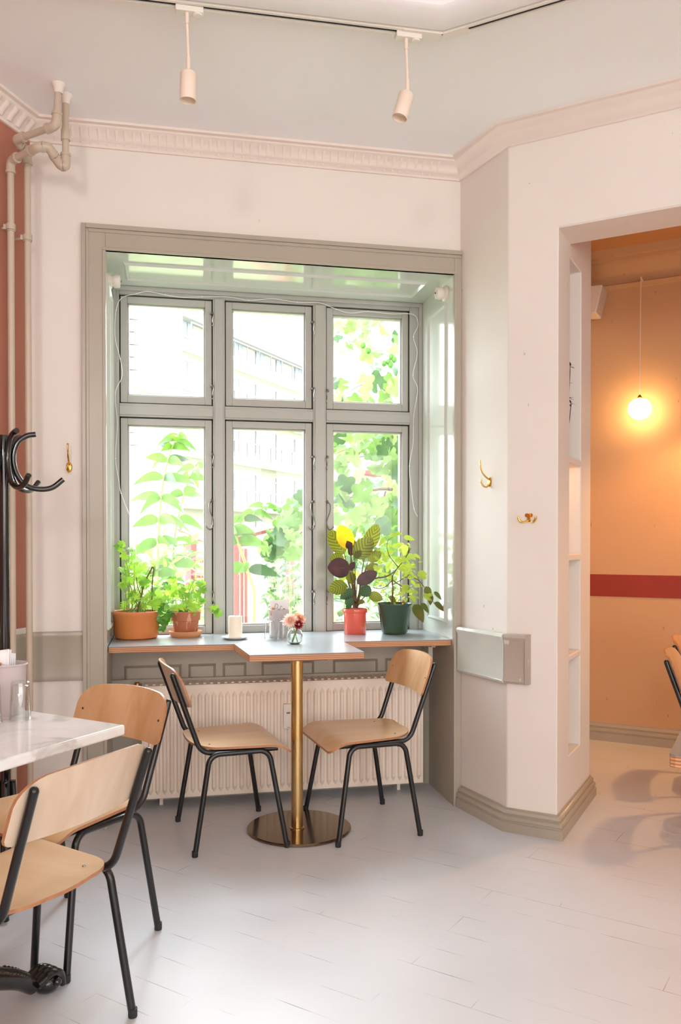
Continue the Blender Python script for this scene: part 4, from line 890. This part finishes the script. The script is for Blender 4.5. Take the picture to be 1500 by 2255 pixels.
# ------------------------------------------------------------------ next room
gl = F0 + cf * .312 - nf * .115; gz = 1.928
t = empty('globe_pendant', (gl.x, gl.y, 2.66), 'lit opal globe lamp hanging on a cord by the orange wall', 'pendant lamp')
m = MB(); m.ball((gl.x, gl.y, gz), .064, 0, 32, (1, 1, .94)); m.build('globe', M['globe'], t, 60)
m = MB(); m.lathe([(0, 0), (.012, 0), (.014, .006), (.006, .02), (0, .022)], (gl.x, gl.y, gz + .058), 16); m.build('cap', M['brassbright'], t)
m = MB(); m.tube([(gl.x, gl.y, gz + .07), (gl.x + .004, gl.y, 2.675)], .0025, 8); wq = gl + nf * .10; m.tube(fillet([(gl.x + .004, gl.y, 2.672), (wq.x, wq.y, 2.674), (wq.x + cf.x * 1.0, wq.y + cf.y * 1.0, 2.62)], .01), .004, 8); m.build('cord', M['white'], t)
q = F0 - cf * .05 - nf * .12; t = empty('wall_speaker', (q.x, q.y, 2.49), 'white wall speaker peeping out behind the pier in the next room', 'speaker')
def spk(u, o, z): p = F0 + cf * u - nf * o; return V((p.x, p.y, z))
m = MB(); P_ = [(-.22, 2.50), (.085, 2.478), (.122, 2.632), (-.22, 2.645)]
m.add([spk(u, .05, z) for u, z in P_] + [spk(u, .21, z) for u, z in P_], [(0, 1, 2, 3), (7, 6, 5, 4)] + [(i, (i + 1) % 4, 4 + (i + 1) % 4, 4 + i) for i in range(4)]); m.build('cabinet', M['white'], t, smooth=0, bevel=.006)
m = MB(); P_ = [(.084, 2.488), (.090, 2.486), (.123, 2.622), (.117, 2.624)]
m.add([spk(u, .062, z) for u, z in P_] + [spk(u, .198, z) for u, z in P_], [(0, 1, 2, 3), (7, 6, 5, 4)] + [(i, (i + 1) % 4, 4 + (i + 1) % 4, 4 + i) for i in range(4)]); m.build('grille', M['tin'], t, smooth=0)
# dried flowers peeping from the niche
q = jam(.25, .035, 1.535); t = empty('dried_flowers', q, 'dark dried flowers standing in the upper niche of the pier', 'dried flowers'); m = MB(); r = random.Random(9)
for k_ in range(10):
    e = jam(.205 + r.uniform(.0, .04), r.uniform(.0, .06), 1.535 + r.uniform(.10, .38)); m.tube(spline([q, (q + e) / 2 + V((.004, 0, .01)), e], 3), .0016, 5)
    for h in range(5): m.leaf(e, rdir(r), (0, 0, 1), .022, .008, .1, .1, 0, 3)
m.build('stems', M['dried'], t, 60)
# grey table cut by the right edge
g0 = V((1.345, -1.995)); u1 = V((.62, .76)).normalized(); u2 = V((.76, -.62)).normalized()
t = empty('side_table', (g0.x + .45, g0.y + .05, 0), 'slate grey table top with striped plywood edge cut by the right edge', 'table')
pp = [g0 + u1 * .012, g0 + u1 * .003 + u2 * .003, g0 + u2 * .012, g0 + u2 * .6, g0 + u2 * .6 + u1 * .6, g0 + u1 * .6]
m = MB(); m.prism(pp, .714, .738); m.build('tabletop', M['edge'], t, smooth=0)
m = MB(); m.prism(pp, .738, .741); m.build('laminate', M['lamgrey'], t, smooth=0)
cc = g0 + (u1 + u2) * .3; m = MB(); m.lathe([(0, .01), (.025, .01), (.025, .714), (0, .714)], (cc.x, cc.y, 0), 20); m.lathe([(0, 0), (.2, 0), (.2, .012), (0, .012)], (cc.x, cc.y, 0), 40); m.build('column', M['brass'], t)

# ------------------------------------------------------------------ outside
def at(u, v, dist):
    """world point seen in direction (u, v: tangents right and up of the viewing axis) at a depth - used to survey the garden"""
    return V((.332 + .979 * u * dist + .204 * dist, -3.536 - .204 * u * dist + .979 * dist, 1.18 + v * dist))
def ap(px, py, dist): return at((px - 750) / 1839, (1190 - py) / 1839, dist)
gr = MB(); gr.box((-40, .62, -.75), (60, 90, -.7)); struct(gr.build('ground', M['ground'], smooth=0))
# neighbouring gable
b0 = ap(404, 1190, 14); b1 = ap(120, 1190, 13); t = empty('neighbour_house', (b0.x - 2, b0.y, -.7), 'bright white rendered gable wall outside the left panes', 'building')
dv = (b1 - b0).normalized(); m = MB(); back = V((-dv.y, dv.x, 0)); back = back if back.y > 0 else -back
m.prism([b0.xy, (b0 + dv * 5).xy, (b0 + dv * 5 + back * 4).xy, (b0 + back * 4).xy], -.7, 9); m.build('wall', M['render'], t, smooth=0)
m = MB(); q = ap(289, 1190, 13.4)
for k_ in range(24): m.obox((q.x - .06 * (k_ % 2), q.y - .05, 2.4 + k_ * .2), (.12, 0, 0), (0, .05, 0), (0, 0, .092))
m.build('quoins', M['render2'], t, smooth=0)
m = MB(); p, q = ap(288, 846, 13), ap(396, 892, 12.8); m.tube([p - V((.0, .2, 0)), q - V((0, .2, 0))], .05, 6); m.build('ledge', M['saucer'], t, smooth=0)
# apartment block receding to the right
f0 = ap(380, 1190, 46); fu = V((.58, .81, 0)).normalized(); fn = V((.81, -.58, 0)).normalized()
t = empty('apartment_block', (f0.x, f0.y, -.7), 'cream apartment block with balconies running away beyond the garden', 'building')
def fa(s, o, z): return V((f0.x, f0.y, 0)) + fu * s + fn * o + V((0, 0, z))
def fbox(m, s0, s1, o0, o1, z0, z1): c_ = (fa(s0, o0, z0) + fa(s1, o1, z1)) / 2; m.obox(c_, fu * (s1 - s0) / 2, fn * (o1 - o0) / 2, (0, 0, (z1 - z0) / 2))
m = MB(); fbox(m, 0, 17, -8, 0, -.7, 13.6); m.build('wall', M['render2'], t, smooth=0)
m = MB(); fbox(m, -.2, 17.4, -.2, .7, 13.5, 13.8); fbox(m, -.2, 17.4, -9, .5, 13.8, 14); m.build('roof', M['roof'], t, smooth=0)
for k_ in range(5):
    z = 1.7 + k_ * 2.95 - 1.4
    if 1 <= k_ <= 4:
        m = MB(); fbox(m, 0, 16.6, 0, 1.3, z - .25, z); bo = m.build('balcony', M['render'], t, smooth=0)
        m = MB(); fbox(m, 0, 16.6, 1.24, 1.29, z + .92, z + 1.0)
        for s_ in range(12): fbox(m, s_ * 1.5, s_ * 1.5 + .05, 1.24, 1.29, z, z + .92)
        m.build('railing', M['railing'], bo, smooth=0)
    for s_ in range(6):
        m = MB(); s0 = .8 + s_ * 2.8; fbox(m, s0, s0 + 1.2, -.02, .04, z + .5, z + 2.2); wo = m.build('window', M['railing'], t, smooth=0)
        m = MB(); fbox(m, s0 + .08, s0 + .56, .03, .06, z + .58, z + 2.12); fbox(m, s0 + .64, s0 + 1.12, .03, .06, z + .58, z + 2.12); m.build('pane', M['winext'], wo, smooth=0)
t = empty('far_house', fa(26, 4, -.7), 'pale pink house beyond the end of the apartment block', 'building')
m = MB(); fbox(m, 24, 34, -6, 1, -.7, 11); m.build('wall', M['pinkwall'], t, smooth=0); m = MB(); fbox(m, 23.8, 34.2, -6.2, 1.4, 11, 11.3); m.build('roof', M['roof'], t, smooth=0)
m = MB(); fbox(m, 24.5, 28, 1, 2.4, 6.6, 6.9); m.build('awning', M['redwood'], t, smooth=0)
# red timber pergola
def beam(m, p, q, w): m.tube([p, q], w, 4)
t = empty('pergola', ap(500, 1300, 6.6), 'red painted timber pergola in the garden', 'pergola')
for px, d_, w in ((421, 6.2, .042), (516, 6.4, .034), (640, 8.0, .05)):
    m = MB(); p = ap(px, 1190, d_); beam(m, V((p.x, p.y, -.7)), V((p.x, p.y, 1.24)), w); m.build('post', M['redwood'], t, smooth=0)
for a_, b_, w in (((396, 1160, 6.2), (470, 1196, 5.6), .035), ((500, 1186, 6.4), (640, 1150, 7.2), .035), ((505, 1196, 6.6), (660, 1186, 8.0), .03), ((420, 1172, 6.2), (516, 1180, 6.4), .03)):
    m = MB(); beam(m, ap(*a_), ap(*b_), w); m.build('rail', M['redwood'], t, smooth=0)
for k_ in range(3):
    m = MB(); beam(m, ap(418, 1230 + 34 * k_, 6.2), ap(470, 1234 + 34 * k_, 6.0), .02); m.build('rail', M['redwood'], t, smooth=0)
m = MB()
for k_ in range(5): p = ap(506 + k_ * 9, 1280, 6.5); beam(m, V((p.x, p.y, .25)), V((p.x, p.y, 1.12)), .012)
m.build('lattice', M['redwood'], t, smooth=0)
# white garden chairs and table
def gchair(p, rz, label):
    t = empty('garden_chair', (p.x, p.y, -.7), label, 'chair', 'white garden chairs', rz=rz)
    m = MB(); m.box((-.2, -.2, .42), (.2, .2, .45)); m.build('seat', M['gardenwhite'], t, local=True)
    m = MB()
    for k_ in range(4): m.box((-.2, .18, .52 + k_ * .09), (.2, .2, .59 + k_ * .09))
    m.build('backrest', M['gardenwhite'], t, local=True)
    for sx in (-1, 1):
        for sy in (-1, 1): m = MB(); m.box((sx * .19 - .015, sy * .19 - .015, 0), (sx * .19 + .015, sy * .19 + .015, .88 if sy > 0 else .42)); m.build('leg', M['gardenwhite'], t, local=True)
gchair(ap(522, 1300, 5.6), 2.8, 'white garden chair outside, just right of the candle'); gchair(ap(612, 1300, 6.2), -2.2, 'white garden chair outside, behind the tin on the window table')
p = ap(560, 1300, 5.1); t = empty('garden_table', (p.x, p.y, -.7), 'round white garden table outside behind the candle', 'table'); m = MB(); m.lathe([(0, .70), (.26, .70), (.26, .73), (0, .73)], (p.x, p.y, -.7), 28); m.build('tabletop', M['gardenwhite'], t); m = MB(); m.lathe([(0, 0), (.16, 0), (.03, .05), (.03, .7), (0, .7)], (p.x, p.y, -.7), 16); m.build('pedestal', M['gardenwhite'], t)
# tall balsam plants close to the glass
def balsam(stem, label, seed, sc=1):
    r = random.Random(seed); q = spline(stem, 6); t = empty('balsam_plant', (stem[0].x, stem[0].y, -.7), label, 'plant', 'tall balsam plants outside')
    m = MB(); m.tube([V((stem[0].x, stem[0].y, -.7))] + q, [.010, .004], 8); m.build('stem', M['stemg'], t, 60)
    m = MB(); n = len(q)
    for i in range(2, n, 3):
        L = (.25 - .12 * i / n) * sc; a0 = r.uniform(0, 2 * PI)
        for k in range(4):
            a = a0 + k * PI / 2 + r.uniform(-.3, .3); m.leaf(q[i], (math.cos(a), math.sin(a) * .7, r.uniform(.2, .6)), (0, -1, .45), L * r.uniform(.8, 1.1), L * .36, r.uniform(.35, .9), .15, 0 if r.random() < .8 else 1, 7, .75)
    m.build('leaves', [M['balsam'], M['fig3']], t, 60)
balsam([ap(343, 1420, 4.75), ap(347, 1240, 4.75), ap(352, 1130, 4.75), ap(364, 1040, 4.72), ap(382, 980, 4.7), ap(396, 960, 4.7)], 'tallest balsam plant outside the lower left pane', 4)
balsam([ap(378, 1420, 5.0), ap(381, 1280, 5.0), ap(385, 1180, 5.0), ap(410, 1075, 4.95), ap(434, 1020, 4.9)], 'second tall balsam plant outside the lower left pane, right of the tallest', 8)
balsam([ap(560, 1300, 4.9), ap(520, 1180, 4.8), ap(505, 1172, 4.8), ap(545, 1140, 4.9), ap(590, 1110, 5)], 'leaning balsam plant outside the lower middle pane', 12, .9)
# low leafy bushes
def bush(name, label, cat, box, n, mats, size, seed, lob=None, group=None):
    r = random.Random(seed); cx = ap((box[0] + box[1]) / 2, box[3], (box[4] + box[5]) / 2); t = empty(name, (cx.x, cx.y, -.7), label, cat, group); m = MB(); st = MB()
    for k in range(n):
        px, py, d = r.uniform(box[0], box[1]), r.uniform(box[2], box[3]), r.uniform(box[4], box[5]); p = ap(px, py, d)
        if lob: m.lobed(p, (r.uniform(-.8, .8), -1, r.uniform(-.2, 1.2)), (r.uniform(-1, 1), 0, r.uniform(-1, .6)), r.uniform(*size), lob, .5, r.randrange(len(mats)), 26, .15)
        else: m.leaf(p, rdir(r, -.5, .9), (0, -.5, 1), r.uniform(*size), r.uniform(*size) * .4, .3, .15, r.randrange(len(mats)), 5)
        if k % 6 == 0: st.tube(spline([V((p.x * .5 + cx.x * .5, p.y * .5 + cx.y * .5, -.7)), V((p.x * .8 + cx.x * .2, p.y * .8 + cx.y * .2, p.z * .5 - .2)), p], 4), [.006, .002], 5)
    m.build('foliage', mats, t, 60); st.build('stems', M['stemg'], t, 60)
bush('leafy_bush', 'dense bright green leafy bush outside the lower left pane', 'bush', (255, 460, 1180, 1400, 4.6, 5.4), 300, [M['balsam'], M['lg1'], M['fig1']], (.06, .13), 31)
bush('fern_bush', 'feathery silver green bush outside behind the tin and glasses', 'bush', (585, 720, 1200, 1380, 6.4, 7.4), 520, [M['silver'], M['fig2'], M['silver'], M['fig3']], (.05, .11), 32)
bush('fern_bush', 'low green bush outside the lower right pane behind the pots', 'bush', (700, 900, 1230, 1400, 5.4, 6.2), 240, [M['fig2'], M['fig1'], M['silver']], (.06, .12), 33)
# fig tree
t = empty('fig_tree', ap(960, 1400, 6.0) * 1.0, 'fig tree with large lobed leaves filling the right panes outside', 'tree'); t.location.z = -.7
m = MB(); R0 = ap(960, 1200, 5.8)
for pl_, r0 in (([(960, 1420), (950, 1250), (930, 1080), (910, 980)], .06), ([(910, 985), (860, 990), (815, 1000), (790, 1005), (760, 1020)], .016), ([(930, 1080), (870, 900), (832, 835), (822, 790), (812, 740), (810, 690)], .010), ([(832, 835), (790, 850), (750, 875)], .006), ([(932, 1090), (840, 1075), (760, 1100), (690, 1150), (640, 1190)], .014), ([(690, 1150), (660, 1120), (625, 1080), (590, 1045)], .007), ([(850, 1080), (838, 1120), (822, 1150)], .007), ([(900, 960), (850, 880), (800, 830)], .006), ([(790, 1005), (765, 990), (740, 998)], .005)):
    m.tube(spline([ap(a, b, 5.6 + .15 * i) if i else ap(a, b, 5.7) for i, (a, b) in enumerate(pl_)], 5), [r0, r0 * .5], 8)
m.build('branches', M['bark'], t, 60)
r = random.Random(77); m = MB()
def figleaf(px, py, d, R_): p = ap(px, py, d); m.lobed(p, (r.uniform(-.9, .9), -1, r.uniform(-.5, 1.2)), (r.uniform(-.8, .8), r.uniform(-.2, .2), r.uniform(-1, .3)), R_, 5, .40, r.choice([0, 0, 1, 1, 1, 2]), 36, .25)
for k in range(210): figleaf(r.uniform(700, 930), r.uniform(930, 1270), r.uniform(5.0, 6.6), r.uniform(.045, .095))
for k in range(46): figleaf(r.uniform(720, 930), r.uniform(840, 945), r.uniform(5.0, 6.2), r.uniform(.045, .09))
for k in range(34):
    px = r.uniform(725, 930); figleaf(px, r.uniform(690, 860) if px > 810 else r.uniform(705, 770), r.uniform(5.2, 6.2), r.uniform(.045, .09))
for k in range(130):
    px = r.uniform(585, 720); figleaf(px, r.uniform(1225 - (px - 570) * 1.5, 1225), r.uniform(5.4, 6.6), r.uniform(.045, .085))
m.build('foliage', [M['fig1'], M['fig2'], M['fig3']], t, 60)
m = MB()
for a, b in ((862, 785), (868, 792), (856, 797), (860, 803), (846, 800), (752, 878), (744, 886), (800, 760), (812, 772), (840, 1135), (835, 1142), (606, 1118), (616, 1122)): m.ball(ap(a, b, 5.3), .018, 0, 8, (1, 1, 1.25))
m.build('figs', M['lgd'], t, 60)

# ------------------------------------------------------------------ light
wd = bpy.data.worlds.new('sky'); SC.world = wd; wd.use_nodes = True; nt = wd.node_tree; nt.nodes.clear()
o_ = nt.nodes.new('ShaderNodeOutputWorld'); bg = nt.nodes.new('ShaderNodeBackground'); nt.links.new(bg.outputs[0], o_.inputs[0])
# hazy bright sky: even overcast with the glow of the sun behind thin cloud high over the garden
bg.inputs[0].default_value = (.87, .945, 1.0, 1); SKY, GLOW, SPREAD = 15.5, 22.0, 20.0
tc = nt.nodes.new('ShaderNodeTexCoord'); dt = nt.nodes.new('ShaderNodeVectorMath'); dt.operation = 'DOT_PRODUCT'; nt.links.new(tc.outputs['Generated'], dt.inputs[0])
el, az = math.radians(42), math.radians(8)
dt.inputs[1].default_value = (math.sin(az) * math.cos(el), math.cos(az) * math.cos(el), math.sin(el))
ac = nt.nodes.new('ShaderNodeMath'); ac.operation = 'ARCCOSINE'; nt.links.new(dt.outputs['Value'], ac.inputs[0])
dv_ = nt.nodes.new('ShaderNodeMath'); dv_.operation = 'DIVIDE'; nt.links.new(ac.outputs[0], dv_.inputs[0]); dv_.inputs[1].default_value = math.radians(SPREAD)
sq = nt.nodes.new('ShaderNodeMath'); sq.operation = 'POWER'; nt.links.new(dv_.outputs[0], sq.inputs[0]); sq.inputs[1].default_value = 2
ng = nt.nodes.new('ShaderNodeMath'); ng.operation = 'MULTIPLY'; nt.links.new(sq.outputs[0], ng.inputs[0]); ng.inputs[1].default_value = -1
ex = nt.nodes.new('ShaderNodeMath'); ex.operation = 'EXPONENT'; nt.links.new(ng.outputs[0], ex.inputs[0])
ma = nt.nodes.new('ShaderNodeMath'); ma.operation = 'MULTIPLY_ADD'; nt.links.new(ex.outputs[0], ma.inputs[0]); ma.inputs[1].default_value = GLOW; ma.inputs[2].default_value = SKY
nt.links.new(ma.outputs[0], bg.inputs[1])
def area(name, loc, tgt, sx, sy, power, col, portal=False):
    l = bpy.data.lights.new(name, 'AREA'); l.shape = 'RECTANGLE'; l.size = sx; l.size_y = sy; l.energy = power; l.color = col
    o = bpy.data.objects.new(name, l); COL.objects.link(o); o.location = loc; o.rotation_euler = (V(tgt) - V(loc)).to_track_quat('-Z', 'Y').to_euler()
    if portal: l.cycles.is_portal = True
    return o
area('window portal', (.837, .60, 1.54), (.837, -1, 1.54), 1.55, 1.75, 1, (1, 1, 1), True)
FILL = (1, .98, .95)
def fill_window(n, c, yaw, w, h, power, bars=2):
    """added fill light behind the viewer, dressed as a window on the uncut wall"""
    c = V(c); u = V((math.cos(yaw), math.sin(yaw), 0)); nn = V((-u.y, u.x, 0)); wn = struct(empty('window_%d' % n, c)); m = MB(); up = V((0, 0, 1))
    for s_ in (-1, 1): m.obox(c + u * s_ * (w / 2 + .03), u * .03, nn * .02, up * (h / 2 + .06)); m.obox(c + up * s_ * (h / 2 + .03), u * (w / 2), nn * .02, up * .03)
    for k in range(1, bars + 1): m.obox(c + u * (k / (bars + 1) - .5) * w, u * .02, nn * .012, up * h / 2)
    m.build('window_frame', M['frame'], wn, smooth=0)
    m = MB(); m.obox(c - nn * .008, u * w / 2, nn * .003, up * h / 2); m.build('pane', M['pane'], wn, smooth=0)
    area('added fill light %d' % n, c + nn * .03, c + nn * 2, w, h, power, FILL)
fill_window(2, (.42, -6.575, 1.25), 0, 2.3, 2.2, 60); fill_window(3, (2.92, -6.575, 1.25), 0, 2.3, 2.2, 60)  # added fill lights, framed like windows but with closed wall behind
fill_window(4, (-1.13, -6.575, 2.38), 0, .5, .6, 50, 1); fill_window(5, (4.53, -5.0, 1.6), 1.56, 1.6, 1.8, 16)
def point(name, loc, power, col, rad=.06):
    l = bpy.data.lights.new(name, 'POINT'); l.energy = power; l.color = col; l.shadow_soft_size = rad
    o = bpy.data.objects.new(name, l); COL.objects.link(o); o.location = loc; return o
warm = (1, .50, .18)
def down(name, x, y, power):                                     # shaded pendants further along the next room, shining downwards
    l = bpy.data.lights.new(name, 'SPOT'); l.energy = power; l.color = warm; l.spot_size = math.radians(150); l.spot_blend = .35; l.shadow_soft_size = .03
    o = bpy.data.objects.new(name, l); COL.objects.link(o); o.location = (x, y, 1.95)
down('next room lamp', 3.35, .20, 58); down('next room second lamp', 4.25, -.6, 10)
q = jam(.32, .17, 1.45); point('added niche glow', (q.x, q.y, 1.46), .35, warm, .02)  # unseen light added to make one niche compartment glow

# ------------------------------------------------------------------ camera
cam = bpy.data.cameras.new('camera'); co_ = bpy.data.objects.new('camera', cam); COL.objects.link(co_); SC.camera = co_
co_.location = (.332, -3.5358, 1.1803); co_.rotation_euler = (PI / 2 - .0117, 0, -.2057)
cam.sensor_width = 36; cam.sensor_fit = 'AUTO'; cam.lens = 36 * 1838.88 / 2255; cam.shift_y = (1212.58 - 1127.5) / 2255; cam.clip_end = 300
SC.view_settings.view_transform = 'Standard'; SC.view_settings.look = 'None'; SC.view_settings.gamma = 1; SC.view_settings.use_curve_mapping = False; SC.view_settings.exposure = .03
SC.cycles.use_denoising = True; SC.cycles.max_bounces = 10; SC.cycles.diffuse_bounces = 6; SC.cycles.transparent_max_bounces = 16; SC.cycles.sample_clamp_indirect = 6
